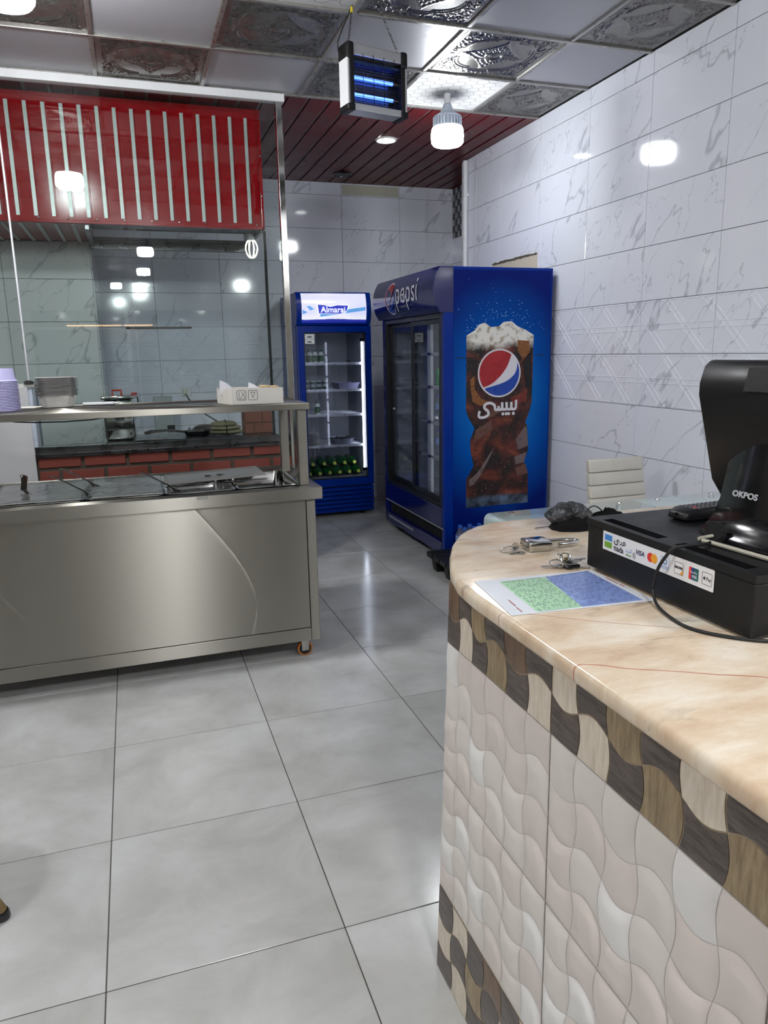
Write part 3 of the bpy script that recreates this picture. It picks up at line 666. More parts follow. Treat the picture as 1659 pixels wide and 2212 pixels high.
def fl2(s, u):
    x, y = 0.11+0.31*s, 3.46+0.17*u
    return (x, y, 0.884-0.03*math.sin(PI*u)*math.sin(PI*s)+0.01*mnoise.noise(Vector((x*30,y*22,9))))
MB().grid(26, 18, fl2).build('crumpled_film', M_FILM, None, smooth=True)
tag(bpy.data.objects['crumpled_film'], 'crumpled clear plastic film sagging into the open spoon pan', 'plastic film')
ld = thing('pan_lid', 'long flat steel pan lid lying across the two right food pans', 'lid', (0.35,3.81,0.883))
def lidz(x): return 0.889+0.016*max(0, (x-0.12))/0.48
mb = MB().grid(40, 22, lambda s, t: (lambda x, y, e: (x, y, lidz(x)+(0.0 if e < 0.012 else (0.008 if e < 0.03 else 0.003))))(0.112+0.495*s, 3.655+0.30*t, min(0.495*s,0.495*(1-s),0.30*t,0.30*(1-t))))
mb.build('lid_plate', M_SATIN, ld, smooth=True)
MB().box(0.112,0.607,3.652,3.655,0.884,0.889).build('lid_rim', M_CHROME, ld)
for x in (0.33, 0.39): MB().lathe([(0.02,0),(0.016,0.006),(0.001,0.008)], x,3.79,lidz(x)+0.003,14).build('lid_boss', M_CHROME, ld, smooth=True)
def spoon(label, p0, p1):
    t = thing('serving_spoon', label, 'spoon', p1, group='serving spoons in the food pans')
    p0, p1 = Vector(p0), Vector(p1); d = p1-p0
    MB().tube([p0, p0+d*0.05, p0+d*0.5, p1], [0.009,0.015,0.013,0.015], 8, flat=0.3).build('handle', M_CHROME, t, smooth=True)
    MB().tube([p0+Vector((0,0,0.001)), p0+Vector((-0.012,-0.004,0.004)), p0+Vector((-0.018,-0.006,-0.004))], 0.004, 6).build('hook', M_CHROME, t)
    MB().tube([p1, p1+Vector((0.02,-0.01,-0.02)), p1+Vector((0.05,-0.02,-0.026))], [0.012,0.024,0.006], 10, flat=0.4).build('bowl', M_CHROME, t, smooth=True)
spoon('steel serving spoon leaning left, nearer of the crossed pair', (-0.37,3.60,0.975), (-0.25,3.58,0.902))
spoon('steel serving spoon leaning left, farther of the crossed pair', (-0.345,3.78,0.982), (-0.235,3.76,0.918))
spoon('steel serving spoon standing in the open pan beside the lid', (0.016,3.6,0.965), (0.135,3.58,0.895))
spoon('short steel spoon lying at the far left pan', (-0.515,3.78,0.962), (-0.513,3.70,0.905))
MB().tube([(-0.55,3.62,1.236),(-0.50,3.60,1.228),(-0.42,3.6,1.222),(-0.3,3.6,1.220),(-0.18,3.6,1.224),(-0.10,3.6,1.236)], 0.003, 6).build('wire', M_RUBBER, None)
tag(bpy.data.objects['wire'], 'thin black wire sagging below the serving counter shelf', 'wire')
# ---- on the shelf
SH = 1.272
M_BOWL = P('lilac_plastic', srgb(188,184,224), 0.4)
bowl_me = MB().lathe([(0.001,0.0),(0.068,0.0),(0.07,0.004),(0.076,-0.046),(0.084,-0.05),(0.084,-0.0525),(0.074,-0.0525)], n=32).mesh('plastic_bowl', M_BOWL, smooth=True)
for k in range(20):
    o = place(bowl_me, 'plastic_bowl', None, (-0.572,3.74,SH+0.0535+0.0068*k))
    tag(o, 'top lilac plastic bowl of the stack at the left shelf end' if k == 19 else 'lilac plastic bowl in the upside-down stack under the top one', 'bowl', 'stack of lilac bowls')
M_FOIL = P('aluminium_foil', srgb(206,205,204), 0.36, 0.6, var=0.1, scale=60, bump=0.3, bscale=220)
def foil_mesh():
    mb = MB(); n = 64; prof = [(0.0,0.058,0.0,0),(0.002,0.0585,0,0),(0.014,0.057,0.0,0),(0.020,0.03,0.004,1),(0.026,0.004,0.004,1),(0.034,0.0,0.0,0)]
    base = lambda d: rrect(-0.092+d,0.092-d,-0.07+d,0.07-d,0.03-d*0.3,15)
    m = len(base(0)); vs = []
    for d, z, fl_, w in prof:
        for k, p in enumerate(base(d)):
            r = 1+0.03*w*(1 if k % 2 else -1); vs.append((p[0]*r, p[1]*r, z))
    fs = [(i*m+k, i*m+(k+1)%m, (i+1)*m+(k+1)%m, (i+1)*m+k) for i in range(len(prof)-1) for k in range(m)]+[tuple((len(prof)-1)*m+k for k in range(m))]
    return mb.add(vs, fs).mesh('foil_tray', M_FOIL)
fm = foil_mesh(); random.seed(4)
for k in range(16):
    o = place(fm, 'foil_tray', None, (-0.335+random.uniform(-0.004,0.004),3.80,SH+0.0006+0.0055*k), random.uniform(-0.03,0.03)+0.12)
    tag(o, 'top aluminium foil tray of the stack on the shelf' if k == 15 else ('lowest aluminium foil tray of the stack with fluted sides showing' if k == 0 else 'aluminium foil tray inside the nested stack on the shelf'), 'foil tray', 'stack of foil trays')
nb = thing('note_pad', 'white note pad with a dark edge lying on the shelf', 'note pad', (-0.16,3.88,SH))
MB().box(-0.232,-0.09,3.82,3.93,SH+0.0005,SH+0.006).build('cover', M_BLACK, nb); MB().box(-0.232,-0.092,3.822,3.93,SH+0.0062,SH+0.013).build('pages', M_WHITE, nb)
# cardboard box with napkins
cb = thing('cardboard_box', 'open white cardboard box with printed symbols at the right shelf end', 'box', (0.55,3.5,SH))
M_CARD = P('white_card', srgb(206,203,196), 0.75, var=0.05)
A, B_, D_ = Vector((0.432,3.452,SH+0.001)), Vector((0.672,3.462,SH+0.001)), Vector((0.385,3.64,SH+0.001))
E_ = B_+(D_-A)
def wallp(p, q, h, th, nm, h2=None):
    d = (q-p).normalized(); n = Vector((-d.y,d.x,0))*th; h2 = h if h2 is None else h2
    vs = [p,q,q+Vector((0,0,h2)),p+Vector((0,0,h)),p+n,q+n,q+n+Vector((0,0,h2)),p+n+Vector((0,0,h))]
    return MB().add(vs, [(0,1,2,3),(7,6,5,4),(0,4,5,1),(1,5,6,2),(2,6,7,3),(3,7,4,0)]).build(nm, M_CARD, cb)
fw_ = wallp(A, B_, 0.078, 0.003, 'front_side', 0.074); wallp(B_, E_, 0.074, 0.003, 'side'); wallp(E_, D_, 0.074, 0.003, 'side'); wallp(D_, A, 0.06, 0.003, 'side', 0.078)
MB().add([A,B_,E_,D_]+[p+Vector((0,0,0.002)) for p in (A,B_,E_,D_)], [(3,2,1,0),(4,5,6,7),(0,1,5,4),(1,2,6,5),(2,3,7,6),(3,0,4,7)]).build('base', M_CARD, cb)
M_INK = P('navy_ink', srgb(28,30,60), 0.6); bd = (B_-A).normalized()
MF = frame(A+Vector((0,0,0))-Vector((-bd.y,bd.x,0))*0.0004, bd, (0,0,1))
def ringdecal(x0, x1, y0, y1, r, w, nm, par):
    o, i = rrect(x0,x1,y0,y1,r), rrect(x0+w,x1-w,y0+w,y1-w,max(r-w,0.001)); n = len(o)
    vs = [MF @ Vector((p[0],p[1],0)) for p in o+i]
    return MB().add(vs, [(k,(k+1)%n,n+(k+1)%n,n+k) for k in range(n)]).build(nm, M_INK, par)
ringdecal(0.022,0.066,0.02,0.066,0.006,0.0022,'printed_symbol',fw_); ringdecal(0.075,0.119,0.02,0.066,0.006,0.0022,'printed_symbol',fw_)
def line2(pts, w, M, mat, nm, par, closed=False):
    mb = MB(); P2 = [Vector((p[0],p[1],0)) for p in pts]
    if closed: P2.append(P2[0])
    for a, b in zip(P2[:-1], P2[1:]):
        d = (b-a).normalized(); n = Vector((-d.y,d.x,0))*w/2; e = d*w*0.3
        o_ = Vector((0,0,0.0002*(len(mb.f) % 3)))
        mb.add([M @ (a-n-e+o_), M @ (b-n+e+o_), M @ (b+n+e+o_), M @ (a+n-e+o_)], [(0,1,2,3)])
    return mb.build(nm, mat, par)
line2([(0.033,0.058),(0.033,0.035),(0.030,0.026),(0.040,0.026),(0.040,0.030),(0.046,0.041),(0.052,0.045),(0.058,0.040),(0.058,0.027),(0.044,0.027)],0.002,MF,M_INK,'printed_symbol',fw_)
line2([(0.044,0.058),(0.052,0.047),(0.060,0.058)],0.002,MF,M_INK,'printed_symbol',fw_)
line2([(0.087,0.056),(0.107,0.056),(0.097,0.031)],0.0022,MF,M_INK,'printed_symbol',fw_,True)
M_NAP = P('white_paper', srgb(226,228,234), 0.8)
def napkin(label, c, w, h, lean):
    t = thing('paper_napkin', label, 'napkin', c, lean, group='paper napkins in the cardboard box')
    for k in range(3):
        MB().prism([(-w/2+k*0.006,0),(w/2,0),(w/2-0.004*k,h*0.45),(w*0.1,h*0.8),(-w*0.42+k*0.008,h-0.006*k)], 'y', 0.005*k, 0.005*k+0.003).build('sheet', M_NAP, t, local=True)
napkin('white folded napkins sticking out at the left of the cardboard box', (0.42,3.57,SH+0.045), 0.062,0.068,0.2)
napkin('white napkin peeking out of the middle of the cardboard box', (0.545,3.54,SH+0.05), 0.05,0.05,-0.1)
for k, (x, l) in enumerate(((0.60,'left'),(0.642,'right'))):
    o = MB().box(x-0.02,x+0.018,3.52,3.58,SH+0.004,SH+0.084-0.003*k).build('small_carton', P('kraft_card', srgb(196,170,130), 0.8), None, bevel=0.002)
    tag(o, l+' one of two small kraft cartons in the cardboard box', 'carton', 'kraft cartons in the cardboard box')

# ================================================================= DAIRY FRIDGE (back wall)
AX0, AX1, AY0, AY1 = 1.41, 2.09, 6.5, 7.2
af = thing('display_fridge', 'narrow blue dairy display fridge with a lit white header against the back wall', 'fridge', (1.75,6.85,0))
MB().box(AX0,AX0+0.04,AY0+0.06,AY1,0.03,2.02).box(AX1-0.04,AX1,AY0+0.06,AY1,0.03,2.02).box(AX0+0.04,AX1-0.04,AY1-0.04,AY1,0.03,2.02).box(AX0+0.04,AX1-0.04,AY0+0.06,AY1-0.04,1.72,2.02).box(AX0+0.04,AX1-0.04,AY0+0.06,AY1-0.04,0.03,0.34).build('cabinet', M_BLUE, af)
MB().box(AX0+0.041,AX0+0.048,AY0+0.07,AY1-0.05,0.345,1.715).box(AX1-0.048,AX1-0.041,AY0+0.07,AY1-0.05,0.345,1.715).box(AX0+0.048,AX1-0.048,AY1-0.05,AY1-0.042,0.345,1.715).box(AX0+0.048,AX1-0.048,AY0+0.07,AY1-0.05,0.342,0.35).box(AX0+0.048,AX1-0.048,AY0+0.07,AY1-0.05,1.708,1.716).build('liner', M_INT, af)
# header: bulged canopy with lit panel
def bulge(t): return AY0+0.055-0.075*math.sin(PI*min(max(t,0),1))**0.7
hp = [(AY0+0.06,1.745)]+[(bulge(0.12+0.76*k/10), 1.745+0.28*k/10) for k in range(11)]+[(AY0+0.06,2.025)]
MB().prism(hp, 'x', AX0, AX1).build('header', M_BLUE, af, smooth=True)
def hdr_mat():
    m, nt, b = newmat('lit_header_panel')
    tc = N(nt, 'ShaderNodeTexCoord'); se = N(nt, 'ShaderNodeSeparateXYZ'); nt.links.new(tc.outputs['Object'], se.inputs[0])
    nz = N(nt, 'ShaderNodeTexNoise'); setin(nz, {'Scale': 5.0, 'Detail': 3.0}); nt.links.new(tc.outputs['Object'], nz.inputs['Vector'])
    ad = N(nt, 'ShaderNodeMath', operation='MULTIPLY_ADD'); ad.inputs[1].default_value = 0.02; nt.links.new(nz.outputs['Fac'], ad.inputs[0]); nt.links.new(se.outputs['Z'], ad.inputs[2])
    cr = N(nt, 'ShaderNodeValToRGB'); mr = N(nt, 'ShaderNodeMapRange'); setin(mr, {'From Min': 1.76, 'From Max': 2.03}); nt.links.new(ad.outputs[0], mr.inputs['Value']); nt.links.new(mr.outputs[0], cr.inputs[0])
    e = cr.color_ramp.elements; e[0].position = 0.0; e[0].color = (*srgb(20,30,130),1); e[1].position = 0.15; e[1].color = (*srgb(40,50,150),1)
    q = e.new(0.17); q.color = (*srgb(232,232,238),1); q = e.new(0.35); q.color = (*srgb(205,205,235),1); q = e.new(1.0); q.color = (*srgb(208,208,226),1)
    nt.links.new(cr.outputs[0], b.inputs['Base Color']); nt.links.new(cr.outputs[0], b.inputs['Emission Color']); setin(b, {'Emission Strength': 0.55, 'Roughness': 0.2}); return m
hx0, hx1 = AX0+0.045, AX1-0.045
def hsurf(z): return bulge(0.12+0.76*(z-1.745)/0.28)
hpn = MB().grid(1, 20, lambda s, t: (hx0+(hx1-hx0)*s, hsurf(1.762+0.252*t)-0.003, 1.762+0.252*t)).build('light_panel', hdr_mat(), af, smooth=True)
M_ABL = P('logo_blue', srgb(44,56,176), 0.4, emit=srgb(44,56,176), es=0.5); M_ACY = P('logo_light_blue', srgb(96,160,220), 0.4, emit=srgb(96,160,220), es=0.4)
M_WL = P('white_lettering', srgb(240,240,245), 0.4, emit=(0.9,0.9,0.95), es=0.5)
def hpt(x, z): return Vector((x, hsurf(z)-0.0075, z))
def hdecal(pts, mat, nm, off=0.0):
    n = len(pts); vs = [hpt(*p)+Vector((0,-off,0)) for p in pts]; return MB().add(vs, [tuple(range(n))]).build(nm, mat, hpn)
def _band(x0, z0, x1, z1, w, mat, off=0.0):
    for k in range(5):
        a, b = k/5, (k+1)/5
        hdecal([(x0+(x1-x0)*a,z0+(z1-z0)*a),(x0+(x1-x0)*b,z0+(z1-z0)*b),(x0+(x1-x0)*b,z0+(z1-z0)*b+w),(x0+(x1-x0)*a,z0+(z1-z0)*a+w)], mat, 'print_band', off)
_band(1.62,1.815,2.035,1.868,0.03,M_ACY)
hdecal([(1.462,1.835),(1.505,1.853),(1.462,1.873)], M_ACY, 'print_arrow'); hdecal([(1.497,1.905),(1.53,1.905),(1.566,1.878),(1.53,1.868)], M_ACY, 'print_arrow')
lgp = [(1.735+(a-1.728)*1.18, 1.878+(b-1.875)*1.3) for a, b in [(1.612,1.905),(1.66,1.902),(1.708,1.890),(1.76,1.901),(1.845,1.899),(1.838,1.875),(1.818,1.853),(1.78,1.846),(1.62,1.848)]]
hdecal([(a+(a-1.72)*0.06, b+(b-1.876)*0.12) for a, b in lgp], M_WL, 'logo_border', 0.001)
hdecal(lgp, M_ABL, 'logo_shield', 0.002)
text('Almarai', 0.072, M_WL, 'logo_lettering', hpn, frame(hpt(1.735,1.872)+Vector((0,-0.007,0)), (1,0,0), (0,0.05,1)), ext=0.0006, off=0.0012)
# door
DY = AY0
MB().box(AX0+0.002,AX0+0.058,DY,DY+0.045,0.29,1.735).box(AX1-0.052,AX1-0.002,DY,DY+0.045,0.29,1.735).box(AX0+0.058,AX1-0.052,DY,DY+0.045,1.682,1.735).box(AX0+0.058,AX1-0.052,DY,DY+0.045,0.29,0.36).build('door_frame', M_BLUE, af)
MB().box(AX0+0.054,AX1-0.048,DY+0.018,DY+0.022,0.355,1.685).build('door_glass', M_FGLASS, af)
mb = MB()
for a in ((AX0+0.058,AX0+0.066,0.36,1.682),(AX1-0.06,AX1-0.052,0.36,1.682),(AX0+0.066,AX1-0.06,1.674,1.682),(AX0+0.066,AX1-0.06,0.36,0.368)): mb.box(a[0],a[1],DY+0.012,DY+0.04,a[2],a[3])
mb.build('gasket', M_BLACK, af)
MB().box(AX0+0.012,AX0+0.05,DY-0.03,DY,0.95,1.0).build('door_handle', M_NAVY, af, bevel=0.012, seg=3)
for k, (z0, z1) in enumerate(((1.628,1.668),(1.585,1.625))):
    lb = MB().box(1.482,1.567,DY+0.0165,DY+0.0178,z0,z1).build('price_label', M_WHITE, af)
    MB().box(1.503,1.543,DY+0.0158,DY+0.0164,z0+0.010,z0+0.022).box(1.487,1.492,DY+0.0158,DY+0.0164,z1-0.014,z1-0.008).build('barcode', M_DSTEEL, lb)
M_SHELF = P('shelf_wire', srgb(200,202,210), 0.3, 0.5)
SHZ = [1.405,1.165,0.94,0.655]
for z in SHZ:
    s = MB().box(1.465,2.035,6.585,6.6,z-0.012,z+0.012).build('shelf', M_SHELF, af, bevel=0.003)
    mb = MB()
    for k in range(22): y = 6.61+k*0.024; mb.box(1.465,2.035,y,y+0.004,z,z+0.004)
    mb.box(1.47,1.476,6.6,7.13,z-0.004,z); mb.box(2.024,2.03,6.6,7.13,z-0.004,z); mb.build('shelf_wires', M_SHELF, s)
MB().lathe([(0.009,0.44),(0.009,1.60)], 2.022,6.572,0, 12).build('light_tube', emission('fridge_tube', (0.86,0.9,1.0), 9.0), af, smooth=True)
MB().box(2.006,2.036,6.56,6.584,1.60,1.63).box(2.006,2.036,6.56,6.584,0.41,0.44).build('tube_holder', M_BLACK, af)
for k in range(6):
    z = 0.045+k*0.04; MB().prism([(AY0+0.002,z),(AY0+0.002,z+0.026),(AY0+0.02,z+0.032),(AY0+0.03,z+0.008)], 'x', AX0+0.004, AX1-0.004).build('grille_slat', M_BLUE, af)
MB().box(AX0+0.01,AX1-0.01,AY0+0.035,AY0+0.06,0.03,0.29).build('grille_back', M_DARKINT, af)
for x in (AX0+0.05,AX1-0.09):
    for y in (AY0+0.1,AY1-0.12): MB().lathe([(0.02,0),(0.02,0.03)], x,y,0, 10).build('foot', M_BLACK, af)
# contents
M_MILK = P('milk_bottle_white', srgb(214,220,216), 0.35); M_GLBL = P('green_label', srgb(70,104,78), 0.4, var=0.3, scale=60); M_GCAP = P('green_cap', srgb(34,92,58), 0.4)
mk = thing('laban_bottle', '', 'bottle', (0,0,0))
MB().lathe([(0.024,0),(0.026,0.004),(0.026,0.04),(0.022,0.055),(0.026,0.07),(0.024,0.09),(0.013,0.102),(0.012,0.108)], n=16).build('bottle', M_MILK, mk, local=True, smooth=True)
MB().lathe([(0.0265,0.018),(0.0268,0.05),(0.0232,0.056),(0.0266,0.069),(0.0266,0.072)], n=16, caps=False).build('label_sleeve', M_GLBL, mk, local=True, smooth=True)
MB().lathe([(0.0145,0.106),(0.0145,0.118),(0.001,0.119)], n=14).build('cap', M_GCAP, mk, local=True)
spots = [(1.492,6.66,1.410,'leftmost laban bottle on the top shelf of the dairy fridge'),(1.548,6.66,1.410,'second laban bottle on the top shelf of the dairy fridge'),(1.604,6.67,1.410,'third laban bottle on the top shelf of the dairy fridge'),(1.66,6.67,1.410,'rightmost laban bottle on the top shelf of the dairy fridge'),(1.615,6.70,0.945,'single laban bottle alone on the third shelf of the dairy fridge')]
for i, (x, y, z, l) in enumerate(spots):
    o = mk if i == 0 else copy_tree(mk); o.location = (x,y,z); tag(o, l, 'bottle', 'green and white laban bottles')
M_CUP = P('yogurt_cup', srgb(196,204,204), 0.35); M_CUPB = P('cup_band', srgb(60,78,74), 0.4, var=0.5, scale=50)
cp = thing('yogurt_cup', '', 'cup', (0,0,0))
MB().lathe([(0.021,0),(0.027,0.04),(0.029,0.042),(0.029,0.0445),(0.001,0.0445)], n=16).build('cup', M_CUP, cp, local=True, smooth=True)
MB().lathe([(0.0238,0.01),(0.0265,0.03)], n=16, caps=False).build('band', M_CUPB, cp, local=True)
i = 0
for lev in range(2):
    for k in range(4):
        o = cp if i == 0 else copy_tree(cp); o.location = (1.505+0.061*k,6.665,1.1702+0.0452*lev)
        tag(o, ('upper' if lev else 'lower')+' row yogurt cup, '+('first','second','third','fourth')[k]+' from the left in the dairy fridge', 'cup', 'stacked yogurt cups'); i += 1
def tray(label, x0, x1, y0, y1, z, h, mat, fill):
    t = thing('plastic_tray', label, 'tray', ((x0+x1)/2,(y0+y1)/2,z), group='trays in the dairy fridge')
    w = 0.02
    vs = []
    for d, zz in ((w,0),(0,h),(-0.006,h),(-0.006,h-0.004)): vs += [(p[0],p[1],z+zz) for p in rrect(x0+d,x1-d,y0+d,y1-d,0.015,3)]
    n = len(vs)//4
    MB().add(vs, [(i*n+k, i*n+(k+1)%n, (i+1)*n+(k+1)%n, (i+1)*n+k) for i in range(3) for k in range(n)]+[tuple(range(n))[::-1]]).build('tray_body', mat, t, smooth=True)
    def ff(s, u): return (x0+w+(x1-x0-2*w)*s, y0+w+(y1-y0-2*w)*u, z+h*0.8+0.012*mnoise.noise(Vector((s*6,u*6,x0*9))))
    MB().grid(14, 14, ff).build('contents', fill, t, smooth=True)
tray('lilac grey plastic tray of dark food on the second fridge shelf', 1.80,2.015,6.63,6.9,1.170,0.06,P('lilac_tray', srgb(132,130,160), 0.4),P('dark_food', srgb(44,40,40), 0.5, var=0.5, scale=40))
tray('metal tray of food on the fourth fridge shelf', 1.73,1.95,6.64,6.9,0.660,0.055,P('grey_tray', srgb(120,124,138), 0.3, 0.5),P('green_dark_food', srgb(38,46,38), 0.5, var=0.6, scale=40))
pd = MB().lathe([(0.04,0),(0.07,0.012),(0.072,0.012),(0.042,-0.001)], n=20).mesh('plate', M_WHITE, smooth=True)
for k in range(8):
    o = place(pd, 'plate', None, (1.555,6.70,0.662+0.0145*k)); tag(o, 'top white saucer of the stack in the dairy fridge' if k == 7 else 'white saucer in the stack on the fourth fridge shelf', 'saucer', 'stack of saucers in the dairy fridge')
o = MB().box(1.90,1.94,6.66,6.70,1.410,1.435).build('small_box', M_BLACK, None, bevel=0.003); tag(o, 'tiny dark box at the right of the top fridge shelf', 'box')
M_SODA = P('green_soda_plastic', srgb(16,84,34), 0.25); M_YCAP = P('yellow_green_cap', srgb(190,200,70), 0.45)
sb = thing('soda_bottle', '', 'bottle', (0,0,0))
MB().lathe([(0.014,0.0),(0.016,0.02),(0.03,0.05),(0.045,0.085),(0.046,0.24),(0.03,0.27),(0.001,0.272)], n=18, axis='y').build('bottle', M_SODA, sb, local=True, smooth=True)
MB().lathe([(0.014,-0.012),(0.016,-0.012),(0.016,0.004),(0.001,0.004)], n=14, axis='y').build('cap', M_YCAP, sb, local=True)
i = 0
for lev, xs in ((0,(1.512,1.608,1.704,1.80,1.896,1.985)),(1,(1.55,1.66,1.76,1.86,1.955))):
    for k, x in enumerate(xs):
        o = sb if i == 0 else copy_tree(sb); o.location = (x,6.66+0.03*lev,0.397+0.084*lev)
        tag(o, 'lying green soda bottle, %s from the left in the %s layer at the fridge bottom' % (('first','second','third','fourth','fifth','sixth')[k], 'upper' if lev else 'lower'), 'bottle', 'green soda bottles at the fridge bottom'); i += 1

# ================================================================= COLA FRIDGE (right wall)
PX0, PX1, PY0, PY1, PZ = 2.03, 2.85, 4.68, 5.98, 2.05
pf = thing('cola_fridge', 'large blue two-door cola display fridge with a bottle picture on its side', 'fridge', (2.44,5.33,0))
def side_mat():
    m, nt, b = newmat('printed_blue_side')
    tc = N(nt, 'ShaderNodeTexCoord'); mp = N(nt, 'ShaderNodeMapping'); mp.inputs['Location'].default_value = (-2.46*1.35,0,-1.15*0.95); mp.inputs['Scale'].default_value = (1.35,0,0.95)
    nt.links.new(tc.outputs['Object'], mp.inputs[0]); ln = N(nt, 'ShaderNodeVectorMath', operation='LENGTH'); nt.links.new(mp.outputs[0], ln.inputs[0])
    nz = N(nt, 'ShaderNodeTexNoise'); setin(nz, {'Scale': 4.0, 'Detail': 2.0}); nt.links.new(tc.outputs['Object'], nz.inputs['Vector'])
    ad = N(nt, 'ShaderNodeMath', operation='MULTIPLY_ADD'); ad.inputs[1].default_value = 0.12; nt.links.new(nz.outputs['Fac'], ad.inputs[0]); nt.links.new(ln.outputs['Value'], ad.inputs[2])
    cr = N(nt, 'ShaderNodeValToRGB'); nt.links.new(ad.outputs[0], cr.inputs[0]); e = cr.color_ramp.elements
    e[0].position = 0.22; e[0].color = (*srgb(20,120,200),1); e[1].position = 0.88; e[1].color = (*srgb(2,26,108),1); q = e.new(0.55); q.color = (*srgb(0,72,156),1)
    nt.links.new(cr.outputs[0], b.inputs['Base Color']); setin(b, {'Roughness': 0.25, 'Specular IOR Level': 0.1}); return m
M_SIDE = side_mat()
MB().box(PX0+0.05,PX1,PY0+0.05,PY0+0.056,0.07,2.0).box(PX0+0.05,PX1,PY1-0.05,PY1,0.07,PZ).box(PX1-0.05,PX1,PY0+0.05,PY1-0.05,0.07,PZ).box(PX0+0.05,PX1-0.05,PY0+0.05,PY1-0.05,1.76,PZ).box(PX0+0.05,PX1-0.05,PY0+0.05,PY1-0.05,0.07,0.40).build('cabinet', M_BLUE, pf)
MB().box(PX0-0.005,PX1,PY0+0.001,PY0+0.05,0.06,PZ).build('side_shell', M_BLUE, pf, bevel=0.006)
sp = MB().box(PX0+0.06,PX1-0.015,PY0-0.0012,PY0+0.001,0.07,PZ-0.02).build('side_print', M_SIDE, pf)
MB().box(PX0+0.062,PX1-0.06,PY0+0.06,PY0+0.064,0.41,1.75).box(PX0+0.062,PX1-0.06,PY1-0.06,PY1-0.054,0.41,1.75).box(PX1-0.06,PX1-0.054,PY0+0.064,PY1-0.06,0.41,1.75).box(PX0+0.062,PX1-0.06,PY0+0.064,PY1-0.06,0.402,0.41).build('liner', M_INT, pf)
# side picture: bottle outline (x, z on the side panel)
SYF = PY0-0.0014
MS = frame((0,SYF,0), (1,0,0), (0,0,1))
def bottle_mat():
    m, nt, b = newmat('cola_bottle_print')
    tc = N(nt, 'ShaderNodeTexCoord'); se = N(nt, 'ShaderNodeSeparateXYZ'); nt.links.new(tc.outputs['Object'], se.inputs[0])
    def noise(sc, d=4.0, dis=0.0):
        n = N(nt, 'ShaderNodeTexNoise'); setin(n, {'Scale': sc, 'Detail': d, 'Distortion': dis}); nt.links.new(tc.outputs['Object'], n.inputs['Vector']); return n
    n1 = noise(6.0, 3.0, 1.2); cr = N(nt, 'ShaderNodeValToRGB'); nt.links.new(n1.outputs['Fac'], cr.inputs[0]); e = cr.color_ramp.elements
    e[0].position = 0.38; e[0].color = (*srgb(16,7,8),1); e[1].position = 0.74; e[1].color = (*srgb(132,66,40),1); q = e.new(0.5); q.color = (*srgb(48,18,14),1); q = e.new(0.62); q.color = (*srgb(86,34,22),1)
    n2 = noise(110.0, 2.0); sp_ = N(nt, 'ShaderNodeMapRange'); setin(sp_, {'From Min': 0.66, 'From Max': 0.74, 'To Min': 0.0, 'To Max': 0.5}); nt.links.new(n2.outputs['Fac'], sp_.inputs['Value'])
    m1 = N(nt, 'ShaderNodeMix', data_type='RGBA'); nt.links.new(sp_.outputs[0], m1.inputs[0]); nt.links.new(cr.outputs[0], m1.inputs[6]); m1.inputs[7].default_value = (*srgb(210,160,120),1)
    def zmask(z0, z1, nsc, amp):
        n = noise(nsc, 4.0); a = N(nt, 'ShaderNodeMath', operation='MULTIPLY_ADD'); a.inputs[1].default_value = amp; nt.links.new(n.outputs['Fac'], a.inputs[0]); nt.links.new(se.outputs['Z'], a.inputs[2])
        r = N(nt, 'ShaderNodeMapRange'); setin(r, {'From Min': z0+amp/2, 'From Max': z1+amp/2}); nt.links.new(a.outputs[0], r.inputs['Value']); return r.outputs[0]
    n3 = noise(24.0, 5.0); fr = N(nt, 'ShaderNodeValToRGB'); nt.links.new(n3.outputs['Fac'], fr.inputs[0]); fr.color_ramp.elements[0].position = 0.3; fr.color_ramp.elements[0].color = (*srgb(140,122,92),1); fr.color_ramp.elements[1].position = 0.52; fr.color_ramp.elements[1].color = (*srgb(224,222,214),1)
    m2 = N(nt, 'ShaderNodeMix', data_type='RGBA'); nt.links.new(zmask(1.50,1.555,10.0,0.10), m2.inputs[0]); nt.links.new(m1.outputs[2], m2.inputs[6]); nt.links.new(fr.outputs[0], m2.inputs[7])
    n4 = noise(14.0, 3.0); gr = N(nt, 'ShaderNodeValToRGB'); nt.links.new(n4.outputs['Fac'], gr.inputs[0]); gr.color_ramp.elements[0].color = (*srgb(14,22,34),1); gr.color_ramp.elements[1].color = (*srgb(90,110,136),1); gr.color_ramp.elements[0].position = 0.4; gr.color_ramp.elements[1].position = 0.75
    m3 = N(nt, 'ShaderNodeMix', data_type='RGBA'); nt.links.new(zmask(0.465,0.485,16.0,0.03), m3.inputs[0]); nt.links.new(gr.outputs[0], m3.inputs[6]); nt.links.new(m2.outputs[2], m3.inputs[7])
    nt.links.new(m3.outputs[2], b.inputs['Base Color']); setin(b, {'Roughness': 0.3}); return m
BO = [(2.187,1.60),(2.25,1.635),(2.28,1.672),(2.325,1.685),(2.37,1.655),(2.43,1.66),(2.47,1.69),(2.53,1.693),(2.575,1.66),(2.64,1.635),(2.704,1.60),(2.704,1.35),(2.702,1.14),(2.692,1.09),(2.652,0.985),(2.668,0.97),(2.682,0.80),(2.672,0.76),(2.648,0.70),(2.684,0.622),(2.688,0.40),(2.19,0.40),(2.19,0.605),(2.247,0.70),(2.224,0.80),(2.218,0.88),(2.252,0.965),(2.20,1.05),(2.186,1.09)]
bo = decal(BO, MS, bottle_mat(), 'bottle_print', sp, 0.0004)
MS2 = frame((0,SYF-0.0006,0), (1,0,0), (0,0,1))
